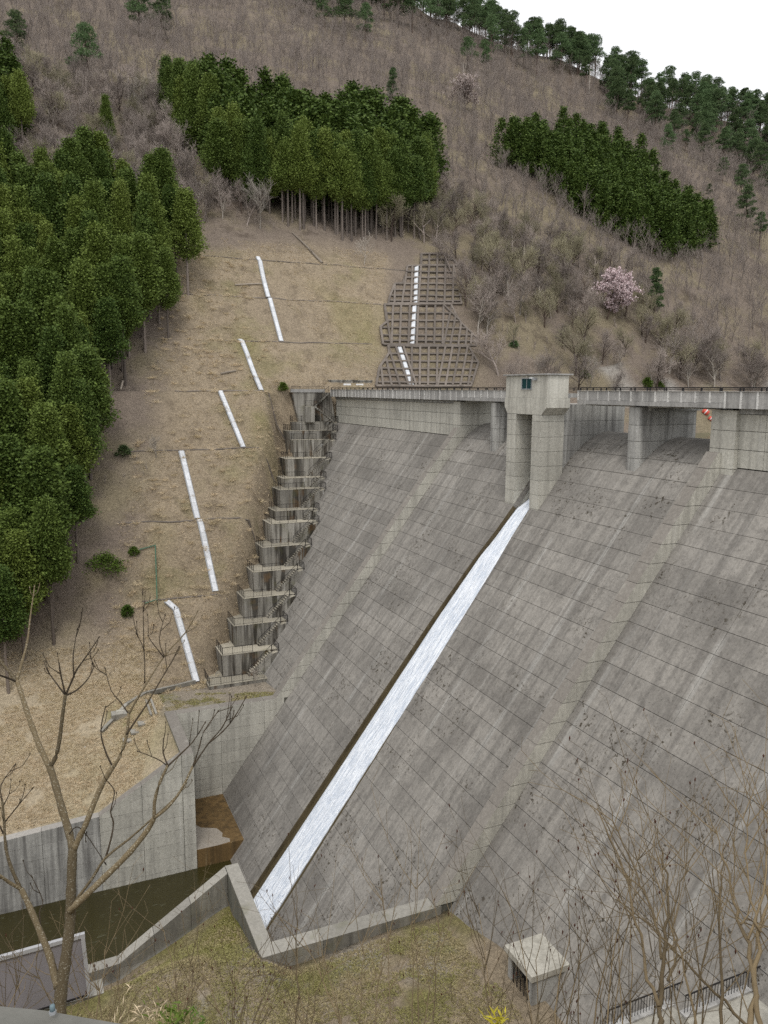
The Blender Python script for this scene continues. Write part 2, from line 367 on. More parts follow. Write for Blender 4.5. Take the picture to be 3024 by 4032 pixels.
def grid(name, xs, ys, zf, parent=None, kind='structure', extra=None):
    X, Y = np.meshgrid(xs, ys); Z = zf(X, Y); V = np.stack([X, Y, Z], -1).reshape(-1, 3)
    nx, ny = len(xs), len(ys); i = np.arange(nx * ny).reshape(ny, nx)
    F = np.stack([i[:-1, :-1], i[:-1, 1:], i[1:, 1:], i[1:, :-1]], -1).reshape(-1, 4)
    at_ = extra(X.ravel(), Y.ravel(), Z.ravel())
    return tag(ob(name, V, F, M['ground'], parent, True, at_), kind=kind)
def hill_attr(x, y, z):
    n = fbm(x / 12, y / 12, 70)
    cut = sstep(6 + (y - 110) * .36, 13 + (y - 110) * .36, x) * (1 - sstep(84, 92, x)) * (1 - sstep(166, 174, y + n * 6)) * (1 - .85 * sstep(-2, 1.5, x - np.where(y < 140, 999, 61 + (y - 140) * .5)))  # grid cells turn to darker soil colour, painting in shadow between the beams
    bench = (y < 106) * (1 - sstep(100, 108, y)) * 1.0
    gr = np.clip(np.maximum(cut, bench) + n * .35 * cut, 0, 1)
    green = np.clip(sstep(.15, .5, n) * .3 * cut + sstep(.0, .3, fbm(x / 4, y / 4, 90)) * .6 * ((y < 101) & (x > 6)), 0, 1)
    grit = ((x > 12) & (y < 101.5)) * .35 + ((x > 118) & (y < 147) & (y > 137)) * sstep(.0, .4, fbm(x / 7, y / 7, 33)) * .8
    return dict(pale=np.where(x < 14, 1.0, 0.0) * (1 - sstep(103, 112, y)) * (1 - sstep(9, 14, x)), grass=gr, green=green, grit=np.clip(grit, 0, 1))
xs = np.unique(np.r_[np.arange(-160, -20, 6), np.arange(-20, 110, 1.25), np.arange(110, 260, 3), np.arange(260, 800, 10)])
ys = np.unique(np.r_[92.4, np.arange(93, 190, .7), np.arange(190, 340, 3), np.arange(340, 720, 12)])
grid('hillside', xs, ys, hill_z, extra=hill_attr)
grid('grass_bench', np.unique(np.r_[np.arange(-160, -20, 6), np.arange(-20, 12.4, 1.0), 12.4]), np.arange(81.0, 92.6, .95), lambda x, y: hill_z(x, np.maximum(y, 81.6)), extra=hill_attr)
def near_attr(x, y, z):
    n = fbm(x / 5, y / 5, 50)
    green = np.clip(sstep(-.1, .35, n) * .75 + np.exp(-((x - 10.4) / 1.5) ** 2 - ((y - 54.5) / 4) ** 2) * .9, 0, 1)
    return dict(grass=np.ones_like(x), green=green, grit=np.clip(sstep(.2, .5, fbm(x / 3, y / 3, 61)) * .5, 0, 1))
xs = np.unique(np.r_[np.arange(-160, -14, 6), np.arange(-14, 40, .8), np.arange(40, 90, 3)])
def near_clip(x, y):      # falls away outside the walls so that no ground shows inside the basin
    z = near_z(x, y)
    return np.where((x > 12.6) & (y > 48.3), -56.0, z)
grid('near_grass_bank', xs, np.unique(np.r_[np.arange(-40, 0, 4), np.arange(0, 58.0, .8), 57.9, 58.2]), lambda x, y: near_z(x, y), extra=near_attr).name = 'near_grass_bank'
near = bpy.data.objects['near_grass_bank']
# the strip beside the outlet wall belongs to the bank only west of the end wall
me = near.data
vco = np.empty(len(me.vertices) * 3, np.float32); me.vertices.foreach_get('co', vco); vco = vco.reshape(-1, 3)
sel = (vco[:, 0] > 12.6) & (vco[:, 1] > 48.3); vco[sel, 2] = -57; me.vertices.foreach_set('co', vco.ravel()); me.update()
# ------------------------------------------------------------------ water
def sheet(name, x0, x1, y0, y1, z, mat, nx=40, ny=30, amp=.03):
    X, Y = np.meshgrid(np.linspace(x0, x1, nx), np.linspace(y0, y1, ny)); Z = z + amp * fbm(X * .8, Y * 1.6, 5)
    i = np.arange(nx * ny).reshape(ny, nx); F = np.stack([i[:-1, :-1], i[:-1, 1:], i[1:, 1:], i[1:, :-1]], -1).reshape(-1, 4)
    return tag(ob(name, np.stack([X, Y, Z], -1).reshape(-1, 3), F, mat, None, True), kind='structure')
sheet('river_water', -160, 17.6, 58.8, 81.2, -52.0, M['river'], 200, 60)
sheet('basin_water', 17.65, 24, 49.3, 80.6, -52.0, M['river'], 30, 60)
sheet('reservoir_water', 60.0, 420, -60, 160, -9.0, M['lake'], 60, 40)
X0, MS = 56.25, .756
def fx(z): return X0 + MS * z
NRM = np.array([-1, 0, MS]) / math.hypot(1, MS)
def fp(y, z, o=0.0): return np.array([fx(z), y, z]) + NRM * o
# ogee crest profile of the spillway: from the lake side over the crest to the straight face
OG = [(60.0, -10.0), (59.6, -7.0), (58.6, -5.1), (57.4, -4.4), (56.0, -4.25)]
for d in np.linspace(.8, 6.4, 9): OG.append((56.0 - d, -4.25 - .1475 * d ** 1.85))
OGX = [p[0] for p in OG]; OGZ = [p[1] for p in OG]
def prof(z):                       # downstream side
    if z < -8.85: return fx(z)
    return 56.0 - (max(0, (-4.25 - z)) / .1475) ** (1 / 1.85)
ZK = [-6.2 - 1.5 * k for k in range(0, 33)]
def panel(parent, name, y0, y1, z0, z1, mat, gap=.028, depth=.22):
    """one lift of the sloping face: a slab standing slightly proud of the joints round it"""
    o = random.uniform(-.004, .016); z0 -= gap / 2; z1 += gap / 2      # z0 above z1
    f0 = y0 if callable(y0) else (lambda z, v=y0: v + gap / 2); f1 = y1 if callable(y1) else (lambda z, v=y1: v - gap / 2)
    t1, t2 = random.uniform(-.008, .008), random.uniform(-.008, .008)
    p = [fp(f0(z1), z1, -depth), fp(f1(z1), z1, -depth), fp(f1(z1), z1, o + t1), fp(f0(z1), z1, o), fp(f0(z0), z0, -depth), fp(f1(z0), z0, -depth), fp(f1(z0), z0, o + t2), fp(f0(z0), z0, o)]
    return MB().hexa(p).build(name, mat, parent)
JY = [70.45 + 7.84 * j for j in range(-8, 10)]
LZ = [-60, -48, -31, -24, -18, -15, -12.4]
def CL(z): return float(np.interp(z, LZ, [73.6, 73.5, 73.25, 73.05, 72.6, 72.05, 71.85]))      # the channel widens on its way down
def CR(z): return float(np.interp(z, LZ, [66.9, 67.0, 67.75, 68.1, 68.4, 68.75, 68.85]))

# ---- spillway (middle section)
sp = thing('spillway', 'broad sloping grey spillway face between the two training walls', 'dam spillway', loc=(40, 70, -50))
def loc_fix(t):                     # parts are written in world coordinates
    inv = Matrix.Translation(-t.location)
    for c in t.children: c.matrix_parent_inverse = inv
cp = [(60.0, -56), (60.0, -10)] + [(x + .1, z - .12) for x, z in OG[1:]] + [(fx(-56) + .16, -56)]
def extr(pts, y0, y1): return MB().loft([[(x, y0, z) for x, z in pts], [(x, y1, z) for x, z in pts]])
extr(cp, 49.0, 66.85).build('core', M['joint'], sp); extr(cp, 73.65, 91.9).build('core', M['joint'], sp)
cols = [49.2, JY[6], JY[7], 68.85], [71.85, JY[9], JY[10], 91.7]
for cs in cols:
    for y0, y1 in zip(cs[:-1], cs[1:]):
        # curved crest pieces
        cuts = [0, 4.6, len(OG) - 1]
        zc = [-5.35, -6.2, -7.7, -9.2]
        top = [p for p in OG if p[1] >= -5.35 or p[0] > 56] + [(prof(-5.35), -5.35)]
        rows = [top]
        for a, b in zip(zc[:-1], zc[1:]): rows.append([(prof(z), z) for z in np.linspace(a - .02, b + .02, 4)])
        for pts in rows:
            inner = []
            for i, (x, z) in enumerate(pts):
                a = np.array(pts[max(i - 1, 0)]); b = np.array(pts[min(i + 1, len(pts) - 1)]); d = b - a; d /= np.linalg.norm(d); inner.append((x - d[1] * .2 * -1 if False else x + d[1] * -.2, z + d[0] * .2))
            o = random.uniform(-.004, .01)
            MB().loft([[(x - o, y0 + .02, z) for x, z in pts] + [(x, y0 + .02, z) for x, z in inner[::-1]], [(x - o, y1 - .02, z) for x, z in pts] + [(x, y1 - .02, z) for x, z in inner[::-1]]]).build('crest_panel', M['face'], sp)
        for a, b in zip(ZK[2:-1], ZK[3:]):
            if a < -44 and y1 < 56: continue
            panel(sp, 'face_panel', CL if y0 == 71.85 else y0, CR if y1 == 68.85 else y1, a, b, M['face'], depth=.6 if y0 == 71.85 or y1 == 68.85 else .22)
# channel: floor, two cheeks, ogee throat below the gate tower
DEP = .5
floor_pts = []
throat = [(53.0, -11.2), (51.0, -11.25), (49.2, -11.7), (47.4, -12.9), (45.9, -14.7), (44.7, -16.3)]
zz = list(np.linspace(-17.5, -54, 40))
fl = throat + [(fx(z) + NRM[0] * -DEP, z + NRM[2] * -DEP) for z in zz]
extr(fl + [(60, -54), (60, -11.2)], 66.86, 73.64).build('channel_floor', M['wet'], sp)
zc_ = [-12.4, -13.7, -15.2] + [z for z in ZK if -53 < z < -16]
for f_, sg in ((CR, 1), (CL, -1)):
    mb = MB()
    for a, b in zip(zc_[:-1], zc_[1:]):
        dd = 1.9 if a > -16.5 else .55
        ya, yb_ = f_(a), f_(b); e = .035 * sg
        q8 = [fp(yb_, b, -dd), fp(yb_ + e, b, -dd), fp(yb_ + e, b, -.012), fp(yb_, b, -.012), fp(ya, a, -dd), fp(ya + e, a, -dd), fp(ya + e, a, -.012), fp(ya, a, -.012)]
        mb.hexa(q8)
    mb.build('channel_cheek', M['wet'], sp)
loc_fix(sp)
# rushing water
nv, nu = 220, 24; V = []; foam = []
path = [(x, z) for x, z in throat] + [(fx(z) + NRM[0] * -DEP, z + NRM[2] * -DEP) for z in np.linspace(-17.5, -52.4, 60)]
pl = np.array(path); sl_ = np.r_[0, np.cumsum(np.hypot(*np.diff(pl, axis=0).T))]
ss = np.linspace(0, sl_[-1], nv); px_ = np.interp(ss, sl_, pl[:, 0]); pz_ = np.interp(ss, sl_, pl[:, 1])
for i in range(nv):
    t = ss[i] / sl_[-1]; d = .30 - .10 * min(1, t * 4)
    for j in range(nu):
        v = j / (nu - 1); e = (v - .55) / .45 if v > .55 else (.55 - v) / .55; wdt = 1 - .24 * min(1, max(0, t * 1.7 - .15))
        prof_ = max(0.0, 1 - (e / max(wdt, .3)) ** 6)
        h = .10 + d * prof_ * min(1, .3 + t * 12) + .07 * fbm(ss[i] * .5, v * 9, 4) * prof_
        zl_ = min(-12.5, pz_[i]); y = CR(zl_) + .04 + (CL(zl_) - CR(zl_) - .08) * v
        V.append((px_[i] + NRM[0] * h, y, pz_[i] + NRM[2] * h)); foam.append(max(0.0, min(1, (wdt + .08 - e) / .24)) * min(1, .25 + t * 14))
i_ = np.arange(nv * nu).reshape(nv, nu); Fq = np.stack([i_[:-1, :-1], i_[:-1, 1:], i_[1:, 1:], i_[1:, :-1]], -1).reshape(-1, 4)
tag(ob('chute_water', V, Fq, M['foam'], None, True, dict(foam=foam)), kind='structure')

# ---- the two side sections of the dam with their upright wall below the road
def wing(label, ycols, wallcols, ylim, core_y):
    t = thing('dam_wing', label, 'dam wall')
    cpw = [(60, -56), (60, -1.3), (51.78, -1.3), (51.78, -6.1)] + [(fx(-6.1) + .2, -6.3), (fx(-56) + .2, -56)]
    extr(cpw, *core_y).build('core', M['joint'], t)
    for a, b in zip(ZK[:-1], ZK[1:]):
        for y0, y1 in zip(ycols[:-1], ycols[1:]):
            lo, hi = ylim(a)
            p, q = max(y0, lo), min(y1, hi)
            if q - p > .5: panel(t, 'face_panel', p, q, a if a < -6.3 else -6.13, b, M['face'])
    zs = [-1.75, -3.1, -4.6, -6.08]
    for y0, y1 in zip(wallcols[:-1], wallcols[1:]):
        for a, b in zip(zs[:-1], zs[1:]):
            o = random.uniform(0, .012); MB().box(51.64 - o, 52.2, y0 + .02, y1 - .02, b + .025, a - .02).build('wall_panel', M['pale'], t)
    MB().box(51.45, 52.2, wallcols[0], wallcols[-1], -1.73, -1.32).build('beam', M['grey'], t)
    return t
def lim_left(z):
    ys_ = [y for zz_, y, _ in BLK if zz_ <= z + .05 and True]
    yb = 140.4
    for zz_, y, _ in BLK:
        if zz_ < z - .8: break
        yb = y
    return 93.0, yb + .3 if z < -6.3 else 140.45
wing('far side section of the dam with stained grey face beside the stepped abutment', [93.0] + JY[11:] + [149.2], [93.6] + list(np.arange(96.4, 140, 2.98)) + [140.4], lim_left, (93.0, 140.4))
def lim_right(z): return max(12.0, 0), 47.9
wing('near side section of the dam cut off by the right edge of the picture', [12.0] + JY[1:5] + [47.9], list(np.arange(10.0, 45, 3.1)) + [46.6], lambda z: (max(10.0, min(40, 1.2 + (-z - 2 - 4.0) / 1.13 - 1.0)), 47.9), (8.0, 47.9))

# ---- training walls down the face and round the basin, in lifts
def hexlift(parent, y0, y1, za, zb, mat, o=1.62):
    p = [(fx(zb) + .2, y0, zb), (fx(zb) + .2, y1, zb), (fx(zb) - o, y1, zb), (fx(zb) - o, y0, zb), (fx(za) + .2, y0, za), (fx(za) + .2, y1, za), (fx(za) - o, y1, za), (fx(za) - o, y0, za)]
    return MB().hexa(p).build('wall_lift', mat, parent)
def training(label, y0, y1):
    t = thing('training_wall', label, 'training wall')
    MB().hexa([(fx(-40) + .3, y0 + .1, -40), (fx(-40) + .3, y1 - .1, -40), (fx(-40) - 1.5, y1 - .1, -40), (fx(-40) - 1.5, y0 + .1, -40), (fx(-5) + .3, y0 + .1, -5), (fx(-5) + .3, y1 - .1, -5), (fx(-5) - 1.5, y1 - .1, -5), (fx(-5) - 1.5, y0 + .1, -5)]).build('core', M['jointp'], t)
    zl = [-4.9] + [z for z in ZK if -38.2 < z < -5.5] + [-38.6]
    for a, b in zip(zl[:-1], zl[1:]):
        hexlift(t, y0, y1, a - .02, b + .02, M['pale'], 1.6 + random.uniform(0, .025))
    return t
training('sloping concrete training wall right of the water chute, running down to the toe', 47.9, 49.2)
training('sloping concrete training wall left of the water chute, nearer the stepped blocks', 91.7, 93.0)
def lifts_x(parent, x0, x1, y0, y1, zt, zb, mat, cmat, name='wall_lift', xcols=None, dz=1.5):
    """a straight wall along x in lifts; zt may be a function of x"""
    f = zt if callable(zt) else (lambda x: zt)
    xc = xcols or [x0, x1]
    for a, b in zip(xc[:-1], xc[1:]):
        MB().hexa([(a, y0 + .05, zb), (b, y0 + .05, zb), (b, y1 - .05, zb), (a, y1 - .05, zb), (a, y0 + .05, f(a) - .1), (b, y0 + .05, f(b) - .1), (b, y1 - .05, f(b) - .1), (a, y1 - .05, f(a) - .1)]).build('core', cmat, parent)
        z = zb
        while z < max(f(a), f(b)) - .05:
            za_, zb_ = min(z + dz, f(a)), min(z + dz, f(b))
            if max(f(a), f(b)) - (z + dz) < .5: za_, zb_ = f(a), f(b); 
            lo_a, lo_b = min(z, f(a) - .03), min(z, f(b) - .03)
            o = random.uniform(0, .012); g_ = .018
            MB().hexa([(a + g_, y0 - o, lo_a + g_), (b - g_, y0 - o, lo_b + g_), (b - g_, y1 + o, lo_b + g_), (a + g_, y1 + o, lo_a + g_), (a + g_, y0 - o, za_ - g_ * .3), (b - g_, y0 - o, zb_ - g_ * .3), (b - g_, y1 + o, zb_ - g_ * .3), (a + g_, y1 + o, za_ - g_ * .3)]).build(name, mat, parent)
            if za_ == f(a) and zb_ == f(b): break
            z += dz
bl = thing('basin_wall', 'tall pale concrete wall of the basin below the stepped blocks', 'retaining wall')
lifts_x(bl, 13.3, 30.0, 91.7, 93.0, -38.55, -50.5, M['pale'], M['jointp'], xcols=[13.3, 18.5, 24.0, 28.0, 27.45][:3] + [26.6])
lifts_x(bl, 12.0, 13.28, 80.6, 93.0, -38.55, -53.5, M['pale'], M['jointp'])
def out_l(x): return float(np.interp(x, [-200, -8, 3.5, 12.0], [-46.5, -44.4, -43.7, -38.6]))
ol = thing('outlet_wall', 'long stained concrete wall along the far side of the outlet channel', 'retaining wall')
lifts_x(ol, -150, 3.5, 80.6, 81.6, out_l, -53.0, M['grey'], M['jointp'], xcols=[-150, -80, -30, -18, -8, -2.0, 3.5])
lifts_x(ol, 3.5, 11.98, 80.6, 81.6, out_l, -53.0, M['pale'], M['jointp'], xcols=[3.5, 7.8, 11.98])
br = thing('basin_wall', 'low damp concrete wall across the foot of the chute on the near grass', 'retaining wall')
lifts_x(br, 12.0, 27.2, 47.9, 49.2, -38.68, -44.5, M['toe'], M['jointp'], xcols=[12.0, 16.5, 21.5, 26.0])
lifts_x(br, 12.0, 13.1, 49.22, 59.4, -38.68, -53.5, M['toe'], M['jointp'])
orr = thing('outlet_wall', 'low concrete wall falling away along the near side of the outlet channel', 'retaining wall')
def out_r(x): return float(np.interp(x, [-200, -6, 3.4, 11.98], [-46.4, -44.5, -44.1, -38.7]))
lifts_x(orr, -150, 11.98, 58.35, 59.35, out_r, -53.5, M['toe'], M['jointp'], xcols=[-150, -60, -20, -6, 0.0, 3.4, 6.1, 9.0, 11.98])
# basin floor (apron) and its rusty drop
ap = ob('apron', *(lambda m: (m.V, m.F))(MB().box(12.9, 21.0, 80.7, 91.8, -54, -49.9)), M['rust']); tag(ap, kind='structure')
n = 24; th = np.linspace(0, 2 * math.pi, n, endpoint=False)
pv = [(15.0 + 2.0 * math.cos(a) * (1 + .25 * vnoise(a * 3, 1)), 83.0 + 2.4 * math.sin(a) * (1 + .3 * vnoise(a * 2.5, 5)), -49.893) for a in th]
M['dryfloor'] = concrete('dry_apron_concrete', (.36, .33, .29), (.24, .2, .15), .4, False, seed=9)
pts = [(12.98, 80.75), (15.6, 80.75), (17.0, 80.9), (17.1, 81.6), (16.4, 82.2), (16.6, 83.0), (16.2, 84.2), (15.4, 84.6), (14.6, 85.0), (14.1, 85.8), (13.4, 86.0), (12.98, 86.6)]
ob('dry_apron_patch', [(x, y, -49.894) for x, y in pts], [tuple(range(len(pts)))], M['dryfloor'], ap)

# ---- piers below the bridge
def pier(label, y0, y1, front, back, ztop, zfoot, name='spillway_pier', round_=True):
    t = thing(name, label, 'bridge pier')
    ym = (y0 + y1) / 2; r = (y1 - y0) / 2
    def ring(z, e=0):
        pts = [(front - e, y0 - e + .25), (front - e, y1 + e - .25), (front + .35, y1 + e), (back - .9, y1 + e), (back - .25, ym + r * .55), (back, ym), (back - .25, ym - r * .55), (back - .9, y0 - e), (front + .35, y0 - e)]
        return [(x, y, z) for x, y in pts]
    MB().loft([ring(zfoot - 2, -.04), ring(ztop, -.04)]).build('core', M['jointp'], t)
    zs = [ztop] + [z for z in (-3.1, -4.6, -6.2, -7.7, -9.2) if zfoot < z < ztop - .4] + [zfoot - 1.5]
    for a, b in zip(zs[:-1], zs[1:]): MB().loft([ring(b + .02, random.uniform(0, .012)), ring(a - .02, random.uniform(0, .012))]).build('pier_lift', M['grey'], t)
    MB().box(front + 1.0, back - .2, y0 - .28, y1 + .28, ztop - .32, ztop + .0).build('bearing_cap', M['grey'], t)
    return t
pier('grey bridge pier standing in the spillway right of the gate tower', 57.35, 58.95, 50.8, 58.4, -1.45, -7.2)
pier('grey bridge pier standing in the spillway left of the gate tower', 82.0, 83.6, 50.8, 58.4, -1.45, -7.2)
def end_pier(label, y0, y1, side):
    t = thing('abutment_pier', label, 'bridge pier')
    MB().box(51.35, 59.4, y0 + .06, y1 - .06, -9, -1.5).build('core', M['jointp'], t)
    for a, b in zip([-1.45, -3.1, -4.6, -6.2], [-3.1, -4.6, -6.2, -9.0]):
        o = random.uniform(0, .012); MB().box(51.2 - o, 59.5, y0 - o, y1 + o, b + .02, a - .02).build('pier_lift', M['pale'], t)
    return t
end_pier('pale end pier where the right training wall meets the road bridge', 46.6, 49.15, -1)
end_pier('pale end pier where the left training wall meets the road bridge', 91.75, 93.6, 1)

# ---- gate tower
gt = thing('gate_tower', 'tall pale concrete gate tower standing over the water chute', 'gate tower')
XF = 46.95
for (a, b) in ((67.3, 68.87), (71.9, 73.62)):
    MB().box(XF + .05, 49.75, a + .05, b - .05, -16, -2.5).build('core', M['jointp'], gt)
    zs = [-2.46] + [z for z in ZK if -12.4 < z < -2.6] + [-14.5]
    zs = [-2.46, -3.1, -4.7] + [z for z in ZK[0:5]] + [-13.9]
    for u, v in zip(zs[:-1], zs[1:]):
        o = random.uniform(0, .01)
        zb = v + .015; zt = u - .015
        MB().box(XF - o, 49.8, a - o, b + o, zb, zt).build('column_lift', M['pale'], gt)
# widened head: vertical part above, slanting corbels below
yl, yr = 74.2, 66.45
MB().loft([[(XF + .003, 67.3, -2.44), (49.8, 67.3, -2.44), (49.8, 73.62, -2.44), (XF + .003, 73.62, -2.44)], [(XF - .02, yr, -1.7), (49.8, yr, -1.7), (49.8, yl, -1.7), (XF - .02, yl, -1.7)], [(XF - .02, yr, -.73), (49.8, yr, -.73), (49.8, yl, -.73), (XF - .02, yl, -.73)]]).build('head', M['pale'], gt)
# the opening keeps its height: a dark soffit is cut by leaving the head above z=-1.5
hd = gt.children[-1]
MB().box(XF + .06, 49.6, yr + .06, yl - .06, -.72, 1.56).build('house', M['pale'], gt)
bevel(MB().box(XF - .22, 50.0, yr - .18, yl + .18, 1.57, 1.71).build('roof_slab', M['parapet'], gt), .02)
wn = MB().bar((XF + .03, 69.25, 1.26), (XF + .03, 71.1, 1.26), .09, .07).bar((XF + .03, 69.25, .16), (XF + .03, 71.1, .16), .12, .09).bar((XF + .03, 69.28, .2), (XF + .03, 69.28, 1.24), .09, .07).bar((XF + .03, 71.06, .2), (XF + .03, 71.06, 1.24), .09, .07).bar((XF + .03, 70.15, .2), (XF + .03, 70.15, 1.24), .05, .05).build('window', M['chute_side'], gt)
MB().box(XF + .04, XF + .055, 69.3, 71.05, .2, 1.24).build('pane', M['glass'], wn)
lamp = MB().box(XF - .25, XF + .05, 68.35, 68.75, 1.05, 1.28).build('lamp', M['chute_side'], gt)
MB().box(XF - .32, XF - .02, 68.8, 69.15, 1.22, 1.36).build('lamp_shade', M['white'], lamp)
# body of the tower behind the columns, down to the crest
pb = [('pier_body', 67.75, 73.2)]
for nm, a, b in pb:
    MB().box(49.85, 58.0, a + .04, b - .04, -13.0, -1.4).build('core', M['jointp'], gt)
    for u, v in zip([-1.35, -3.1, -4.6, -6.2, -7.7, -9.2], [-3.1, -4.6, -6.2, -7.7, -9.2, -12.0]):
        o = random.uniform(0, .01); MB().box(49.82 - o, 58.0, a - o, b + o, v + .016, u - .016).build(nm, M['grey'], gt)

# ---- road bridge with ribbed parapet
bd = thing('crest_bridge', 'long level road bridge with ribbed concrete parapet on the dam', 'bridge')
for a, b in ((8, 66.2), (74.5, 140.5)):
    MB().box(50.85, 57.2, a, b, -.75, -.28).build('deck', M['grey'], bd)
    y = a; span = (b - a); npn = round(span / 1.553)
    for k in range(npn):
        p, q = a + span * k / npn, a + span * (k + 1) / npn; ym = (p + q) / 2
        onb = 47.4 < ym < 91
        o = random.uniform(0, .01)
        MB().box(50.62 - o, 50.84, p + .05, q - .05, -.88 if onb else -1.3, .0).build('parapet_panel', M['parapet'], bd)
        MB().box(50.55, 50.845, q - .09, q + .09, -.9 if onb else -1.31, .01).build('rib', M['ribm'], bd)
    ba, bb = max(a, 47.4), min(b, 91)
    if bb > ba: MB().box(50.52, 51.3, ba, bb, -1.3, -.9).build('edge_beam', M['parapet'], bd)
    MB().box(50.5, 50.9, a, b, .01, .05).build('coping', M['parapet'], bd)
    for gx in (51.6, 53.4, 55.4): 
        if bb > ba: MB().box(gx, gx + .45, ba, bb, -1.45, -.76).build('girder', M['grey'], bd)
def handrail(label, x, ya, yb, step=1.95):
    t = thing('handrail', label, 'handrail', 'black handrails along the crest road')
    MB().bar((x, ya, .34), (x, yb, .34), .07, .07).build('top_rail', M['rail'], t); MB().bar((x, ya, .18), (x, yb, .18), .035, .035).build('lower_rail', M['rail'], t)
    base = MB().box(-.05, .05, -.05, .05, 0, .34); pm = mesh_of('post', base.V, base.F, M['rail'])
    n = int((yb - ya) / step)
    for k in range(n + 1):
        p = inst('post', pm, t); p.location = (x, ya + (yb - ya) * k / n, .0)
handrail('black handrail on the road edge right of the gate tower', 50.72, 8, 66.0)
handrail('black handrail on the road edge left of the gate tower', 50.72, 74.6, 140.4)
handrail('black handrail on the lake side of the crest road', 57.0, 8, 140.4, 2.4)

# ---- stepped abutment blocks with stairs and railings
ab = thing('stepped_abutment', 'staircase of stained concrete blocks climbing the far end of the dam', 'abutment')
flights = []
def railing(label, segs, h=1.05):
    t = thing('railing', label, 'railing', 'dark railings on the stepped blocks')
    for a, b in segs:
        a = np.array(a, float); b = np.array(b, float); L = np.linalg.norm((b - a)[:2])
        if L < .3: continue
        up = np.array([0, 0, h])
        MB().bar(a + up, b + up, .052, .052).build('top_rail', M['rail'], t); MB().bar(a + [0, 0, .15], b + [0, 0, .15], .025, .025).build('bottom_rail', M['rail'], t)
        n = max(1, round(L / 1.6))
        for k in range(n + 1): p = a + (b - a) * k / n; MB().bar(p, p + up, .055).build('post', M['rail'], t)
        nb = int(L / .22); mb = MB()
        for k in range(1, nb): p = a + (b - a) * k / nb; mb.bar(p + [0, 0, .15], p + up, .016)
        if nb > 1: tag(mb.build('baluster_row', M['rail'], t), kind='stuff')
    return t
ORD = ['topmost', 'second', 'third', 'fourth', 'fifth', 'sixth', 'seventh', 'eighth', 'ninth', 'tenth', 'eleventh', 'twelfth', 'thirteenth', 'lowest']
for k, (z, y, xl) in enumerate(BLK):
    depth = 6.5
    xr = fx(z) + .4
    nz = BLK[k + 1][0] - .4 if k + 1 < len(BLK) else z - 2.2
    # left flank leans slightly, right flank follows the face
    MB().hexa([(xl + .12, y, nz), (fx(nz) + .4, y, nz), (fx(nz) + .4, y + depth, nz), (xl + .12, y + depth, nz), (xl, y, z), (xr, y, z), (xr, y + depth, z), (xl, y + depth, z)]).build('block', M['old'], ab)
    bevel(MB().box(xl - .02, fx(z) - .1, y - .025, y + .3, z + .003, z + .08).build('edge_kerb', M['old'], ab), .02)
    # stairs from the landing below up to this landing, rising towards the face
    if k + 1 < len(BLK):
        zlow = BLK[k + 1][0]; rise = z - zlow; ns = max(5, round(rise / .25)); xtop = fx(z) - 1.2
        if k in (0, 3): pass
        mb = MB()
        for i in range(ns):
            x0_ = xtop - (ns - i) * .27; zt = zlow + rise * (i + 1) / ns
            mb.box(x0_, x0_ + .29, y - .95, y - .02, zt - .5, zt)
        mb.hexa([(xtop - ns * .27 + .3, y - .9, zlow + .01), (xtop + .9, y - .9, zlow + .01), (xtop + .9, y - .04, zlow + .01), (xtop - ns * .27 + .3, y - .04, zlow + .01), (xtop - .02, y - .9, z - .3), (xtop + .9, y - .9, z - .02), (xtop + .9, y - .04, z - .02), (xtop - .02, y - .04, z - .3)])
        mb.build('stair_flight', M['old'], ab)
        flights.append((np.array([xtop - ns * .27, y - .95, zlow + .1]), np.array([xtop, y - .95, z + .05])))
    segs = [((xl + .08, y + .08, z + .1), (fx(z) - 3.6 if k + 1 < len(BLK) else fx(z) - .5, y + .08, z + .1)), ((xl + .08, y + .08, z + .1), (xl + .12, y + 4.2, z + .1))]
    if k + 1 < len(BLK):
        segs += [((fx(z) - 1.1, y - .8, z + .0), (fx(z) - .15, y - .8, z + .0)), ((fx(z) - .1, y - .8, z + .0), (fx(z) - .1, y + 1.6, z + .0)), tuple(flights[-1])]
    railing('dark railing round the %s landing of the stepped blocks' % (ORD[k] if k in (0, 13) else ORD[k] + ' highest'), segs)
# door on the fourth landing
z, y = -12, BLK[2][1] - .0
dr = MB().box(46.6, 47.9, y - .14, y + .1, -12, -9.75).build('door_frame', M['grey'], ab)
MB().box(46.8, 47.7, y - .17, y - .12, -11.97, -9.95).build('door', M['dark'], dr)
# top block with its own stair landing
MB().hexa([(44.4, 140.5, -6.3), (51.6, 140.5, -6.3), (51.6, 147, -6.3), (44.4, 147, -6.3), (42.98, 140.5, -.55), (50.6, 140.5, -.55), (50.6, 147, -.55), (42.98, 147, -.55)]).build('top_block', M['old'], ab)
MB().box(42.9, 49.4, 140.35, 141, -.54, .05).build('parapet', M['parapet'], ab)
MB().box(45.2, 47.0, 139.2, 140.5, -6.0, -3.13).build('landing_block', M['old'], ab)
mb = MB()
for i in range(11): mb.box(46.9 + i * .27, 47.2 + i * .27, 139.6, 140.48, -3.13 + i * .24 - .25, -3.13 + i * .24)
for i in range(11): mb.box(46.9 + i * .34, 47.25 + i * .34, 138.7, 139.5, -3.13 - i * .26 - .25, -3.13 - i * .26)
mb.build('stair_flight', M['old'], ab)
railing('dark stair railing zigzagging up to the crest road', [((47.0, 139.6, -3.0), (49.9, 139.6, -.45)), ((46.9, 138.7, -3.0), (50.7, 138.7, -5.9)), ((45.2, 139.2, -3.1), (46.9, 139.2, -3.1)), ((43.0, 140.4, -.5), (49.3, 140.4, -.5))])

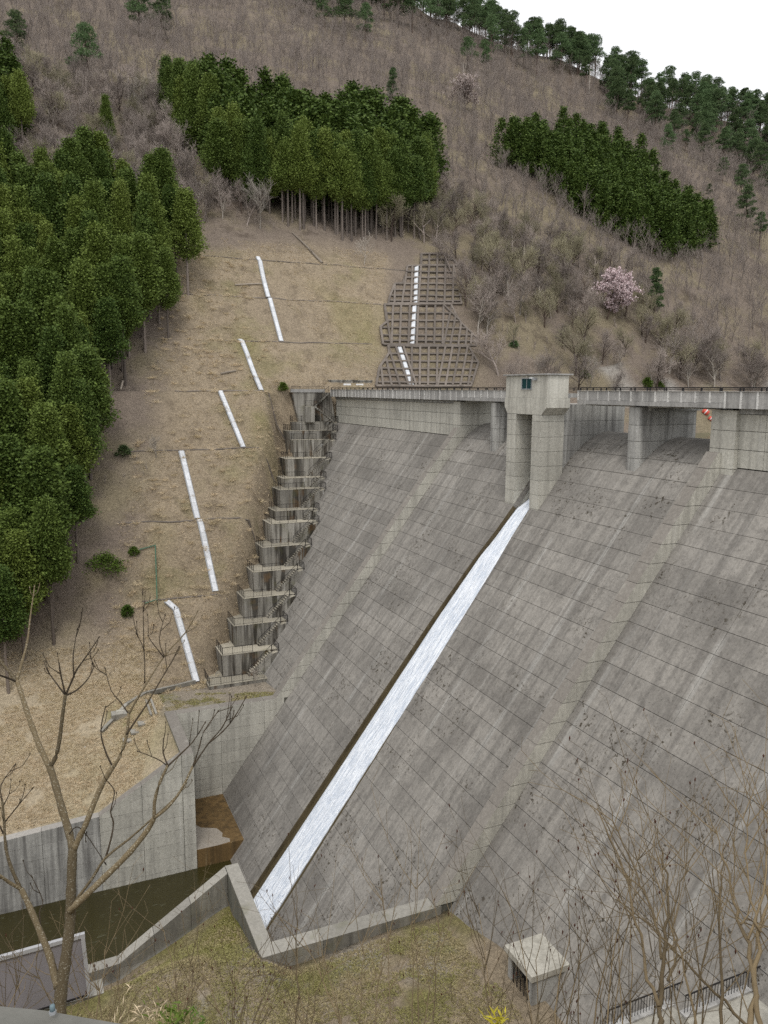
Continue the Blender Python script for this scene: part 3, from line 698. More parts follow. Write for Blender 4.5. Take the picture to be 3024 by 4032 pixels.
# ---- white gutters running down the cut slope
LBL = ['highest white gutter, above the open cut slope', 'second highest white gutter, just below the top one', 'third white gutter from the top of the cut slope', 'white gutter level with the road bridge, at middle height', 'long white gutter left of the upper stepped blocks', 'long white gutter left of the middle stepped blocks', 'lowest white gutter with a bent head, behind the bare foreground tree',
       'topmost white gutter on the concrete slope grid', 'white gutter on the middle tier of the slope grid', 'leaning white gutter on the lowest tier of the slope grid']
q = 3024 / 1659
for k, (a, b, wd) in enumerate([((557, 558), (580, 645), 1.0), ((583, 647), (608, 740), 1.0), ((518, 736), (565, 846), 1.0), ((476, 848), (526, 969), 1.0), ((392, 979), (427, 1124), 1.0), ((431, 1126), (466, 1282), 1.0), ((375, 1303), (425, 1478), 1.0), ((900, 577), (897, 657), 1.1), ((896, 659), (890, 748), 1.1), ((862, 750), (890, 838), 1.1)]):
    p0, p1 = hit(a[0] * q, a[1] * q), hit(b[0] * q, b[1] * q); p0 = p0 + [0, 0, .3]; p1 = p1 + [0, 0, .3]
    t = thing('slope_gutter', LBL[k], 'gutter', 'white gutters on the cut slope')
    d = p1 - p0; d /= np.linalg.norm(d); side = np.cross(d, (0, 0, 1)); side /= np.linalg.norm(side); nrm = np.cross(side, d)
    n = 9
    pts = [p0 + (p1 - p0) * i / n for i in range(n + 1)]
    for i in range(1, n): pts[i][2] = max(pts[i][2], hill_z(pts[i][0], pts[i][1]) + .25)
    if k == 6: pts[0] = pts[0] + side * .9
    for i in range(n): MB().bar(pts[i] + d * .015, pts[i + 1] - d * .015, wd * .66, .10, nrm).build('cover_plate', M['chute'], t)
    for s_ in (-1, 1): MB().tube([p + side * s_ * wd * .40 - nrm * .1 for p in pts], .11, 4).build('side_wall', M['chute_side'], t)
# narrow concrete ditches along the berms
for k, (y, xa, xb, lb) in enumerate([(166.2, 24, 80, 'thin ditch line along the highest berm of the cut slope'), (158.3, 25, 69, 'thin ditch line along the berm below the two top gutters'), (150.2, 33, 64, 'thin ditch line along the berm level with the slope grid middle'), (140.2, 22, 42, 'thin ditch line along the berm at road bridge height'), (130.8, 13, 38, 'thin ditch line along the berm left of the upper blocks'), (120.3, 10, 34, 'thin ditch line along the berm crossing the long gutters'), (111.7, 12, 25, 'thin ditch line along the berm above the lowest gutter')]):
    pts = [(x, y + .15 * math.sin(x * .6), float(hill_z(x, y)) + .06 + .05 * vnoise(x * .4, y)) for x in np.arange(xa, xb, 1.5)]
    tag(MB().tube(pts, .17, 4).build('berm_ditch', M['lattice']), lb, 'ditch', 'ditches along the berms')

# ---- concrete grid on the slope above the dam end
def inside(p, poly):
    x, y = p; c = False
    for i in range(len(poly)):
        (x1, y1), (x2, y2) = poly[i], poly[i - 1]
        if (y1 > y) != (y2 > y) and x < (x2 - x1) * (y - y1) / (y2 - y1) + x1: c = not c
    return c
def zp(x, y): return 1480 + .2532 * x, 980 + .2532 * y
TIERS = [
 ('uppermost small tier of the concrete slope grid', [(700, 95), (1100, 85), (1300, 272), (695, 275)], [95, 180, 268], [(708, 704), (828, 826), (955, 950), (1085, 1080), (1120, 1300)], (90, 272)),
 ('second tier of the concrete slope grid with a gutter through it', [(490, 285), (690, 275), (1210, 275), (1335, 880), (190, 870), (215, 760), (290, 565), (420, 560)], [285, 375, 465, 562, 655, 750, 830, 872], [(300, 285), (490, 400), (565, 540), (700, 655), (825, 790), (950, 930), (1080, 1060), (1205, 1190), (1215, 1335)], (275, 880)),
 ('third tier of the concrete slope grid, widest to the right', [(130, 885), (1170, 885), (1240, 1040), (1330, 1180), (1570, 1410), (1560, 1525), (110, 1510), (70, 1240), (165, 1160)], [893, 1020, 1135, 1250, 1365, 1450, 1522], [(135, 235), (265, 240), (390, 365), (525, 500), (655, 630), (785, 770), (920, 900), (1050, 1030), (1180, 1045), (1270, 1150), (1360, 1275), (1450, 1390), (1530, 1470), (1040, 1690)], (885, 1525)),
 ('lowest tier of the concrete slope grid just above the road', [(190, 1530), (1450, 1545), (1595, 1800), (1480, 2160), (0, 2160), (50, 1870), (205, 1640)], [1538, 1650, 1770, 1885, 1995, 2100, 2155], [(40, 110), (120, 245), (190, 375), (300, 510), (420, 630), (555, 550), (685, 675), (820, 805), (955, 940), (1080, 955), (1190, 1075), (1305, 1185), (1425, 1305), (1530, 1425)], (1530, 2165))]
for lb, poly, rows, colz, (ya, yb) in TIERS:
    t = thing('slope_grid', lb, 'slope grid', 'tiers of concrete grid on the slope')
    def run(p0, p1):
        ts = np.linspace(0, 1, 60); ok = [inside((p0[0] + (p1[0] - p0[0]) * s, p0[1] + (p1[1] - p0[1]) * s), poly) for s in ts]
        idx = [i for i, o in enumerate(ok) if o]
        return (ts[idx[0]], ts[idx[-1]]) if len(idx) > 3 else None
    def beam(p0, p1, name, lift):
        r = run(p0, p1)
        if not r: return
        n = 6; pts = []
        for s in np.linspace(r[0], r[1], n):
            p = hit(*zp(p0[0] + (p1[0] - p0[0]) * s, p0[1] + (p1[1] - p0[1]) * s)); p[2] += lift; pts.append(p)
        mb = MB()
        for a, b in zip(pts[:-1], pts[1:]): mb.bar(a, b, .42, .5, (0, -.7, .7))
        mb.build(name, M['lattice'], t)
    for y in rows: beam((-50, y), (1650, y + 6), 'cross_beam', .16)
    for a, b in colz: beam((a, ya), (b, yb), 'slope_beam', .22)
    ring = [hit(*zp(x + (0 if x < 800 else -6), y + (4 if y < 500 else 0))) + [0, 0, .2] for x, y in poly]
    for a, b in zip(ring, ring[1:] + ring[:1]): MB().bar(a, b, .45, .5, (0, -.7, .7)).build('edge_beam', M['lattice'], t)

# ---- small things on the far bank
t = thing('roadside_wall', 'short stained retaining wall beside the crest road end', 'retaining wall')
MB().box(51.2, 60.0, 143.0, 143.6, -.5, 1.7).build('wall', M['old'], t); MB().box(51.0, 60.2, 142.9, 143.7, 1.7, 1.85).build('coping', M['old'], t)
for (xa, lb) in ((54.0, 'left one of two white boards against the roadside wall'), (56.6, 'right one of two white boards against the roadside wall')):
    t = thing('notice_board', lb, 'notice board', 'white boards by the crest road')
    MB().box(xa, xa + 1.5, 142.6, 142.7, .1, 1.15).build('board', M['white'], t)
    for dx in (.2, 1.3): MB().box(xa + dx - .04, xa + dx + .04, 142.71, 142.8, -.4, 1.1).build('leg', M['rail'], t)
for (u, v, s, lb) in ((2778, 1631, 1.0, 'larger faded red float lying on the bank seen under the bridge'), (2798, 1658, .7, 'smaller red float low on the bank seen under the bridge')):
    p = hit(u, v); mb = MB(); aN = np.array([.35, -.3, -.35]) * 1.6 * s
    ends = [p + [0, 0, .5] - aN * .8, p + [0, 0, .5] - aN * .7, p + [0, 0, .5] + aN * .7, p + [0, 0, .5] + aN * .8]
    fl_ = thing('float', lb, 'float', 'red floats on the reservoir bank')
    MB().tube(ends[:], [.3 * s, .62 * s, .62 * s, .3 * s], 12).build('drum', M['red'], fl_, True)
    MB().tube([p + [0, 0, .5] - aN * .12, p + [0, 0, .5] + aN * .12], .66 * s, 12).build('band', M['white'], fl_, True)
t = thing('fallen_log', 'pale fallen trunk lying on bare ground below the tall cypresses', 'log')
a, b = hit(1150, 922), hit(1268, 1040)
MB().tube([a + [0, 0, .4], (a + b) / 2 + [0, 0, .5], b + [0, 0, .2]], [.1, .2, .3], 7).build('trunk', M['log'], t)
MB().tube([(a * .3 + b * .7) + [0, 0, .4], (a * .3 + b * .7) + [-1.0, -.6, 1.2]], [.1, .03], 5).build('branch', M['log'], t)
for k, (u, v, du, dv, lb) in enumerate([(925, 1130, 130, -8, 'grey log lying at the edge of the left cypress stand'), (870, 1480, 60, -14, 'short cut log below the trunks of the left stand'), (475, 1540, 12, -45, 'pale cut log leaning on the slope beside a trunk'), (1640, 900, 55, 40, 'pale log below the right end of the tall cypresses')]):
    a, b = hit(u, v), hit(u + du, v + dv); tag(MB().tube([a + [0, 0, .25], (a + b) / 2 + [0, 0, .3], b + [0, 0, .25]], [.16, .19, .14], 7).build('cut_log', M['log']), lb, 'log', 'dead wood on the slope')
t = thing('pipe_rail', 'thin green pipe standing on the grass slope with a side arm', 'pipe')
a, b = hit(619, 2375), hit(612, 2165); up_ = np.array([0, 0, .5])
MB().tube([a + up_, b + up_], .09, 6).build('pipe', M['green_pipe'], t); MB().tube([b + up_, hit(550, 2178) + up_], .09, 6).build('arm', M['green_pipe'], t); MB().tube([a + up_, hit(570, 2390) + up_], .09, 6).build('foot_pipe', M['green_pipe'], t)
for k in range(6): p = a + (b - a) * k / 5; MB().bar(p - [0, 0, .2], p + [0, 0, .8], .07).build('stake', M['green_pipe'], t)
# ditches of the lower bench
t = thing('bench_ditch', 'concrete ditch running along the foot of the grass slope', 'ditch')
pp = [hit(u, v) + [0, 0, .12] for u, v in ((770, 2690), (690, 2712), (575, 2735), (500, 2780), (455, 2830), (400, 2890))]
for a, b in zip(pp[:-1], pp[1:]): MB().bar(a + (b - a) * .01, b - (b - a) * .01, .45, .5).build('ditch_wall', M['toe'], t)
t = thing('inlet_box', 'small concrete inlet with white lid on the grass bench', 'inlet box'); p = hit(470, 2822)
MB().box(p[0] - .9, p[0] + .9, p[1] - .6, p[1] + .8, p[2] - .3, p[2] + .5).build('box', M['toe'], t)
for k in (0, 1): MB().box(p[0] - .5 + .2 * k, p[0] + .4 + .2 * k, p[1] - .55 + .75 * k, p[1] + .1 + .75 * k, p[2] + .503, p[2] + .56).build('lid', M['slab'], t)
t = thing('bench_ditch', 'short mossy open ditch on the bench above the basin wall', 'ditch'); p = hit(595, 2790)
for s_ in (-.3, .3): MB().box(p[0] - .12 + s_, p[0] + .12 + s_, p[1] - 2.5, p[1] + 2.5, p[2] - .4, p[2] + .25).build('ditch_wall', M['toe'], t)
p = hit(530, 2850)
for k in range(3): MB().box(p[0] - 1.6 + k * .95, p[0] - .7 + k * .95, p[1] - 3.2 + k * .85, p[1] - 2.0 + k * .85, hill_z(p[0] - 1 + k, p[1] - 2.6 + k * .85) - .1, hill_z(p[0] - 1 + k, p[1] - 2.6 + k * .85) + .1).build('paving_slab', M['toe'], t)

# ---- portal box at the toe of the face, toe kerb, right bank blocks
t = thing('gallery_portal', 'small flat roofed concrete portal at the foot of the face', 'portal')
MB().box(26.15, 29.4, 36.3, 39.45, -36.4, -36.0).build('roof', M['slab'], t)
MB().box(26.35, 28.9, 38.85, 39.25, -40.3, -36.41).build('wall', M['grey'], t)
MB().box(26.35, 29.2, 36.5, 36.9, -40.3, -36.41).build('wall', M['grey'], t); MB().box(27.2, 28.9, 36.92, 38.83, -40.2, -36.42).build('doorway', M['dark'], t)
for k in range(5): MB().bar((26.4, 37.05 + k * .4, -40.2), (26.4, 37.05 + k * .4, -36.41), .05).build('bar', M['rail'], t)
MB().box(25.4, 27.15, 36.2, 39.6, -40.4, -39.9).build('step', M['grey'], t)
t = thing('toe_ditch', 'narrow pale concrete ditch along the foot of the near face', 'ditch')
for k in range(8): MB().box(25.0, 25.45, 46.6 - k * 1.05 - 1.0, 46.6 - k * 1.05, -40.9, -40.05 + random.uniform(-.03, .03)).build('ditch_slab', M['parapet'], t)
for k, (x0_, x1_, y0_, y1_, zt, lb) in enumerate([(26.0, 32.2, 24.0, 29.6, -33.9, 'lower pale concrete block behind twigs on the near bank'), (28.2, 35, 19.0, 26.4, -31.2, 'middle pale concrete block behind twigs at lower right'), (30.6, 37, 14.5, 22.6, -28.4, 'upper pale concrete block at the lower right corner')]):
    t = thing('bank_block', lb, 'concrete block', 'stepped blocks on the near bank')
    bevel(MB().box(x0_, x1_, y0_, y1_, zt - 6, zt).build('block', M['slab'], t), .08); MB().box(x0_ - .05, x1_, y1_ - .4, y1_ + .06, zt + .003, zt + .12).build('edge_kerb', M['parapet'], t)
    rl = thing('railing', ['dark railing on the lower near bank block', 'dark railing on the middle near bank block', 'dark railing on the upper near bank block'][k], 'railing', 'dark railings on the near bank')
    for yy in (y1_ - .15,):
        MB().bar((x0_ + .1, yy, zt + 1.1), (x1_ - .5, yy, zt + 1.1), .06).build('top_rail', M['rail'], rl); mb = MB()
        for i in range(int((x1_ - x0_) / .2)): mb.bar((x0_ + .1 + i * .2, yy, zt + .1), (x0_ + .1 + i * .2, yy, zt + 1.1), .025)
        tag(mb.build('baluster_row', M['rail'], rl), kind='stuff')

# ---- framed board and near wall, lower left
t = thing('framed_board', 'large dull grey board in a pale frame on the near bank', 'board')
A = on_y(325, 3682, 50); B = on_y(352, 3915, 50); A2 = A + (on_y(0, 3772, 50) - A) * 2.2; B2 = B + (A2 - A)
def lerp(a, b, s): return a + (b - a) * s
nrm = np.array([0, 1, 0.0])
MB().hexa([B2 + nrm * .02, B + nrm * .02, B + nrm * .1, B2 + nrm * .1, A2 + nrm * .02, A + nrm * .02, A + nrm * .1, A2 + nrm * .1]).build('sheet', M['panel'], t)
MB().bar(A2, A + (A - A2) / np.linalg.norm(A - A2) * .14, .26, .26).build('top_frame', M['frame'], t); MB().bar(A + (B - A) * .03, B, .28, .24, (1, 0, 0)).build('side_frame', M['frame'], t)
MB().bar(B2, B, .12, .10).build('bottom_edge', M['rail'], t)
MB().box(B[0] - 12, B[0] + .9, 50.2, 51.6, -44, B[2] - .35).build('plinth', M['toe'], t)
for s in (.1, .5, .9): p = lerp(A2, A, s); MB().bar(p + [0, .35, -5.2], p + [0, .35, -.2], .18).build('post', M['frame'], t)
t = thing('near_wall', 'blurred grey stone wall top at the lower left corner', 'wall')
ctr = [(-200, 3935), (0, 3962), (170, 3978), (340, 4008), (480, 4032), (700, 4064)]
top = [on_z(u, v, -1.32) for u, v in ctr]; back = [p + np.array([-.30, -.55, .02]) for p in top]
MB().loft([[a, b, b - [0, 0, 1.5], a - [0, 0, 1.5]] for a, b in zip(top, back)]).build('wall_cap', M['nearwall'], t)
p = on_z(207, 3982, -1.30); cp_ = thing('bolt_cap', 'small pale blue metal cap standing on the near wall', 'bolt')
MB().tube([p, p + [0, 0, .014], p + [0, 0, .0155]], [.0058, .0052, .003], 10).build('cap', M['bluecap'], cp_, True); MB().tube([p - [0, 0, .005], p + [0, 0, .002]], .0075, 6).build('washer', M['chute_side'], cp_)


# ------------------------------------------------------------------ vegetation
def leaves(cent, outd, size, wid, rg, tint, droop=.15):
    """one leaf spray (a folded pair of triangles) at every centre, pointing along outd"""
    n = len(cent); o = outd / (np.linalg.norm(outd, axis=1, keepdims=True) + 1e-9)
    r = rg.normal(size=(n, 3)); sdv = np.cross(o, r); sdv /= np.linalg.norm(sdv, axis=1, keepdims=True) + 1e-9
    L = (size * rg.uniform(.6, 1.3, n))[:, None]; W = (wid * rg.uniform(.6, 1.3, n))[:, None]
    tip = cent + o * L + np.array([0, 0, -1]) * L * droop
    mid = cent + o * L * .45; up = np.cross(sdv, o) * W * .35
    V = np.stack([cent, mid + sdv * W + up, tip, mid - sdv * W + up], 1).reshape(-1, 3)
    b = np.arange(n)[:, None] * 4; F = (b + np.array([[0, 1, 2, 3]])).astype(int)
    return V, F, np.repeat(tint, 4)
def crown_cypress(rg, H, R0, base, nb, nl, size):
    """cone-topped crown of drooping sprays hung on many boughs"""
    t = rg.uniform(0, 1, nb) ** .85; a = rg.uniform(0, 2 * math.pi, nb)
    prof_ = np.minimum(1, (t / .22) ** .5) * np.clip(1.03 - t, 0, 1) ** .74
    lob = 1 + .22 * np.sin(a * 3 + t * 9 + rg.uniform(0, 6)) + rg.uniform(-.28, .28, nb)
    rr = R0 * prof_ * lob
    bc = np.stack([rr * np.cos(a), rr * np.sin(a), base + (H - base) * t], 1)
    od = np.stack([np.cos(a), np.sin(a), .55 - .25 * t * 0 + rg.uniform(-.3, .5, nb)], 1)
    k = np.repeat(np.arange(nb), nl); N = len(k)
    inward = rg.uniform(-.55, .12, N)[:, None]
    cent = bc[k] + od[k] * inward * 1.1 + rg.normal(size=(N, 3)) * np.array([.42, .42, .34]) * (R0 / 2.4)
    dirs = od[k] + rg.normal(size=(N, 3)) * .5
    tint = np.clip(rg.uniform(0, 1, nb)[k] * .55 + rg.uniform(0, .5, N), 0, 1)
    return leaves(cent, dirs, size, size * .36, rg, tint)
def crown_pine(rg, H, base, R0, npads, nl):
    Vs, Fs, Ts = [], [], []; n0 = 0; limbs = []
    for i in range(npads):
        t = (i + rg.uniform(0, 1)) / npads; z = base + (H - base) * t; a = rg.uniform(0, 6.28)
        r = R0 * (1 - t) ** .55 * rg.uniform(.35, 1.0); c = np.array([r * math.cos(a), r * math.sin(a), z])
        pr = R0 * rg.uniform(.28, .46); k = nl
        u = rg.normal(size=(k, 3)); u /= np.linalg.norm(u, axis=1, keepdims=True); u *= rg.uniform(.3, 1, k)[:, None] ** .5
        cent = c + u * np.array([pr, pr, pr * .34]); d = u * np.array([1, 1, .5]) + np.array([0, 0, .5]) + rg.normal(size=(k, 3)) * .35
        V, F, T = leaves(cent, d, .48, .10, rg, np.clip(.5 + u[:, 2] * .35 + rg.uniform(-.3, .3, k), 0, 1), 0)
        Vs.append(V); Fs.append(F + n0); Ts.append(T); n0 += len(V); limbs.append(c)
    return np.concatenate(Vs), np.concatenate(Fs), np.concatenate(Ts), limbs
def ribbons(segs):
    """three-sided twigs: rows of (p0, p1, r0, r1)"""
    p0 = np.array([s_[0] for s_ in segs]); p1 = np.array([s_[1] for s_ in segs]); r0 = np.array([s_[2] for s_ in segs]); r1 = np.array([s_[3] for s_ in segs])
    d = p1 - p0; d /= np.linalg.norm(d, axis=1, keepdims=True) + 1e-9
    u = np.cross(d, np.array([.37, .21, .9])); u /= np.linalg.norm(u, axis=1, keepdims=True) + 1e-9; v = np.cross(d, u)
    V = []
    for p, r in ((p0, r0), (p1, r1)):
        for k in range(3): an = 2 * math.pi * k / 3; V.append(p + r[:, None] * (u * math.cos(an) + v * math.sin(an)))
    V = np.stack(V, 1).reshape(-1, 3); b = np.arange(len(segs))[:, None] * 6
    F = np.concatenate([b + np.array([[k, (k + 1) % 3, 3 + (k + 1) % 3, 3 + k]]) for k in range(3)])
    return V, F
def grow(rg, H, spread, levels, kids, r0, up=.25, wig=.12, lean=(0, 0), trunk=.3, ratio=.62):
    """bare branching: list of twig segments per level"""
    out = [[] for _ in range(levels + 1)]
    def branch(p, d, L, r, lv):
        n = 4 if lv < 2 else 3; pts = [p]; dd = d.copy()
        for i in range(n):
            dd = dd + rg.normal(size=3) * wig + np.array([0, 0, up * .25]); dd /= np.linalg.norm(dd)
            pts.append(pts[-1] + dd * L / n)
        for i in range(n): out[lv].append((pts[i], pts[i + 1], r * (1 - .55 * i / n), r * (1 - .55 * (i + 1) / n)))
        if lv == levels: return
        for k in range(kids[lv]):
            s_ = (trunk if lv == 0 else .22) + (1 - (trunk if lv == 0 else .22)) * (k + rg.uniform(.2, 1)) / kids[lv]
            s_ = min(s_, .99); i = min(n - 1, int(s_ * n)); q_ = pts[i] + (pts[i + 1] - pts[i]) * (s_ * n - i)
            side = rg.normal(size=3); side -= dd * (side @ dd); side /= np.linalg.norm(side) + 1e-9
            nd = dd * .55 + side * spread + np.array([0, 0, up]); nd /= np.linalg.norm(nd)
            branch(q_, nd, L * ratio * rg.uniform(.7, 1.15) * (1 - .35 * s_ if lv == 0 else 1), max(r * (1 - .5 * s_) * .55, .006), lv + 1)
    d0 = np.array([lean[0], lean[1], 1.0]); branch(np.zeros(3), d0 / np.linalg.norm(d0), H * .62, r0, 0)
    return out

# mesh variants, each shared by many trees
CY, CYT, PI, PIT, BT, BTT = [], [], [], [], [], []
for k in range(5):
    rg = np.random.default_rng(100 + k); H = 1.0
    V, F, T = crown_cypress(rg, 17.5, 2.65, [6.6, 4.4, 8.0, 1.4, 5.4][k], 320, 56, .36); CY.append(mesh_of('crown', V, F, M['cypress'], False, dict(tint=T)))
    mb = MB().tube([(0, 0, -1), (.05 * k, .04, 5), (.03, 0, 11), (0, 0, 17)], [.26, .19, .13, .03], 6)
    for i in range(9):
        a = rg.uniform(0, 6.28); z = rg.uniform(2.5, 9); mb.tube([(0, 0, z), (.9 * math.cos(a), .9 * math.sin(a), z + rg.uniform(-.3, .3))], [.035, .012], 3)
    CYT.append(mesh_of('trunk', mb.V, mb.F, M['trunk']))
for k in range(4):
    rg = np.random.default_rng(200 + k)
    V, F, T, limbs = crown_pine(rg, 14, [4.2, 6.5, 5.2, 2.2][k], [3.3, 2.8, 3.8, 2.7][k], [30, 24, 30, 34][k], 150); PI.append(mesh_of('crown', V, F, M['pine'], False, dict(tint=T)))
    mb = MB().tube([(0, 0, -1), (.2, .1, 4), (-.1, .25, 9), (0, 0, 13.6)], [.24, .19, .13, .04], 6)
    for c in limbs: mb.tube([(0, 0.1, c[2] - .7), c * [.6, .6, 1] + [0, 0, -.25], c], [.07, .05, .02], 3)
    PIT.append(mesh_of('trunk', mb.V, mb.F, M['pine_trunk']))
for k in range(6):
    rg = np.random.default_rng(300 + k)
    lv = grow(rg, 8.5, .86, 3, [(11, 8, 8), (10, 8, 9), (12, 8, 7), (9, 9, 8), (11, 7, 8), (10, 9, 7)][k],   .19, .30, .12, (rg.uniform(-.15, .15), rg.uniform(-.2, .05)), .22)
    V, F = ribbons(lv[0] + lv[1]); BTT.append(mesh_of('trunk', V, F, M[['twig_pale', 'twig', 'pine_trunk', 'twig', 'pine_trunk', 'twig'][k]]))
    V, F = ribbons([(a, b, max(c * .9, .017), max(d * .9, .012)) for a, b, c, d in lv[2] + lv[3]]); BT.append(mesh_of('crown', V, F, M['twig_bud' if k in (2, 5) else 'twig']))
def tree(name, label, cat, group, p, trunk, crown, sc, rz=None, sx=1.0):
    t = thing(name, label, cat, group, p); t.scale = (sc * sx, sc * sx, sc); t.rotation_euler[2] = random.uniform(0, 6.28) if rz is None else rz
    inst('trunk', trunk, t); inst('crown', crown, t); return t
def in_poly(p, poly): return inside(p, poly)
def scatter(poly, step, seed, jit=.42):
    rg = np.random.default_rng(seed); P = np.array(poly); out_ = []
    for x in np.arange(P[:, 0].min(), P[:, 0].max(), step):
        for y in np.arange(P[:, 1].min(), P[:, 1].max(), step * .8):
            a, b = x + rg.uniform(-jit, jit) * step, y + rg.uniform(-jit, jit) * step * .8
            if inside((a, b), poly): out_.append((a, b))
    return out_
def dist(p): return math.sqrt(p[0] ** 2 + p[1] ** 2)
STANDS = [
 ('left', [(-24, 101), (-2.5, 103), (.5, 108), (5.5, 117), (8, 126), (11.5, 136), (18.5, 145), (27, 154.5), (30, 160), (27, 167), (15, 171), (2, 167), (-24, 166)], 3.9, 'dark green cypress in the dense stand on the left slope', 'cypresses of the left stand'),
 ('upleft', [(-24, 188), (1, 190), (3.5, 196), (2, 207), (-4, 212), (-24, 212)], 4.6, 'dark cypress in the small stand high at the left edge', 'cypresses at the upper left edge'),
 ('mid', [(40, 184.5), (47, 180), (54, 177), (61.5, 174.5), (74, 175.5), (84, 178), (93, 184.5), (101, 199), (103, 212), (90, 214), (75, 211), (57, 210), (44, 209), (33, 212), (35, 204), (41, 194)], 3.5, 'tall cypress with bare trunk in the middle stand above the cut slope', 'cypresses of the middle stand'),
 ('right', [(130, 213), (141, 202), (147, 189), (155, 179.5), (165, 176), (186, 181.5), (186, 187), (176, 193), (168, 200), (163, 208), (153, 215), (146, 219), (134, 219)], 3.7, 'rounded cypress in the right stand on the far hillside', 'cypresses of the right stand'),
 ('lobe', [(160, 229), (178, 230), (188, 221), (186, 208), (176, 200), (171, 206), (165, 218)], 4.4, 'cypress in the upper lobe of the right stand', 'cypresses of the right stand, upper lobe')]
rg = np.random.default_rng(77); allc = []
for key, poly, st_, lb, gr in STANDS:
    for (x, y) in scatter(poly, st_, abs(hash(key)) % 1000 if False else len(key) * 13): allc.append((x, y, key, lb, gr))
# those deep inside a stand show least: keep 300 as single trees, join the rest
def front(x, y, key):
    poly = [s_[1] for s_ in STANDS if s_[0] == key][0]
    return dist((x, y)) + (0 if not inside((x * .97, y * .965), poly) else 25)
for (x, y) in scatter([(53, 177.5), (61.5, 174.3), (74, 175.3), (85, 178.2), (86, 182), (56, 181)], 2.5, 4): allc.append((x, y, 'mid', 'tall cypress with bare trunk in the front row of the middle stand', 'front row of the middle stand'))
allc.sort(key=lambda c: front(c[0], c[1], c[2]))
rest = []
for i, (x, y, key, lb, gr) in enumerate(allc):
    z = float(hill_z(x, y)); v = rg.integers(0, 5); hs_ = dict(left=.98, upleft=.95, mid=1.02, right=.82, lobe=.8)[key] * rg.uniform(.76, 1.2)
    if key == 'left': v = [0, 1, 4, 3, 4][rg.integers(0, 5)] if inside((x + 4.5, y - 2), STANDS[0][1]) else [2, 0][rg.integers(0, 2)]
    if key == 'mid': v = 2 if inside((x, y), [(50, 170), (92, 170), (92, 182), (52, 181)]) else [0, 1, 3, 4][rg.integers(0, 4)]
    if key in ('right', 'lobe'): v = [3, 3, 1][rg.integers(0, 3)]
    if key == 'left':
        edge = not inside((x + 4.5, y - 2), STANDS[0][1])
        part_ = 'lower' if y < 122 else ('middle' if y < 144 else 'upper')
        lb = ('cypress with its trunk showing at the open edge of the left stand, %s part' if edge else 'dark green cypress deep in the %s part of the left stand') % part_; gr = lb.split(' with')[0].split(' deep')[0] + ' group, left stand ' + part_ + (' edge' if edge else '')
    if key == 'mid' and 'front' not in lb and inside((x * .97, y * .965), STANDS[2][1]): lb, gr = 'cypress crown rising behind the front row of the middle stand', 'back rows of the middle stand'
    if key in ('right', 'lobe'): hs_ = (.8 + .1 * fbm(x / 9, y / 9, 2, 2)) * rg.uniform(.92, 1.06)
    if i < 297: tree('cypress_tree', lb, 'tree', gr, (x, y, z), CYT[v], CY[v], hs_, None, rg.uniform(.85, 1.15))
    else: rest.append((x, y, z, hs_))
if rest:
    Vs, Fs, Ts = [], [], []; n0 = 0
    for x, y, z, s_ in rest:
        V, F, T = crown_cypress(rg, 17.5, 2.65, 2.0, 150, 13, .62); Vs.append(V * s_ * np.array([1.3, 1.3, 1]) + [x, y, z]); Fs.append(F + n0); Ts.append(T); n0 += len(V)
    tag(ob('cypress_stand', np.concatenate(Vs), np.concatenate(Fs), M['cypress'], None, False, dict(tint=np.concatenate(Ts))), 'inner cypresses of the dense stands', 'trees', None, 'stuff')
def put(u, v): return hit(u * q, v * q)
tree('cypress_tree', 'lone dark cypress among bare trees above the left stand', 'tree', None, put(232, 318), CYT[3], CY[3], .62)
p = put(475, 443); tree('cypress_tree', 'cypress with a thick pale double trunk at the left end of the middle stand', 'tree', None, p, CYT[0], CY[0], 1.0, 1.0, 1.3)
p = put(895, 515); tree('cypress_tree', 'tall cypress with a long bare trunk at the right end of the middle stand', 'tree', None, p, CYT[2], CY[2], 1.05, 2.0, .95)
# pines: along the ridge and a few on the slopes
PINES = []
rg = np.random.default_rng(9)
for x in np.arange(118, 330, 3.3):
    for k in range(2 if x < 215 else 5):
        xx = x + rg.uniform(-3, 3); rzv = np.interp(xx, RXs, RZs); yc = 184 + (rzv - 41) / .8015 + rg.uniform(-22, 5) - (0, 10, 22, 38, 54)[k]
        if xx < 205 and rg.random() < .2: continue
        if k > 2 and rg.random() < .45: continue
        PINES.append((xx, yc, rg.uniform(.9, 1.22), rg.integers(0, 3), 'dark pine standing along the ridge line', 'pines along the ridge'))
for (u, v, s_) in [(640, 20, 1.3), (675, 40, 1.3), (720, 25, 1.4), (755, 35, 1.4), (790, 45, 1.3), (830, 45, 1.4), (860, 60, 1.3), (890, 70, 1.3), (930, 75, 1.3), (965, 85, 1.3), (1000, 60, 1.4), (1020, 100, 1.3), (700, 5, 1.4), (745, 5, 1.4), (1060, 140, 1.3), (1105, 130, 1.3), (1160, 170, 1.3), (1010, 150, .8), (1050, 165, .75), (700, 60, .9), (745, 75, 1.0), (650, 30, .9), (790, 90, .9), (910, 40, 1.1), (870, 25, 1.1), (960, 60, 1.1), (820, 20, 1.1), (770, 10, 1.1), (1090, 120, 1.1), (1130, 150, 1.1), (1210, 160, 1.1), (1265, 200, 1.0), (1330, 215, 1.0), (1385, 215, 1.1), (1430, 215, 1.1), (1480, 240, 1.0), (1530, 260, 1.0), (1570, 275, .9), (1610, 285, .9), (1640, 300, .9), (1655, 330, .9), (1540, 300, .8), (1590, 320, .8)]:
    p = put(u, v); PINES.append((p[0], p[1], s_, rg.integers(0, 3), 'dark pine on the upper slope below the ridge', 'pines below the ridge'))
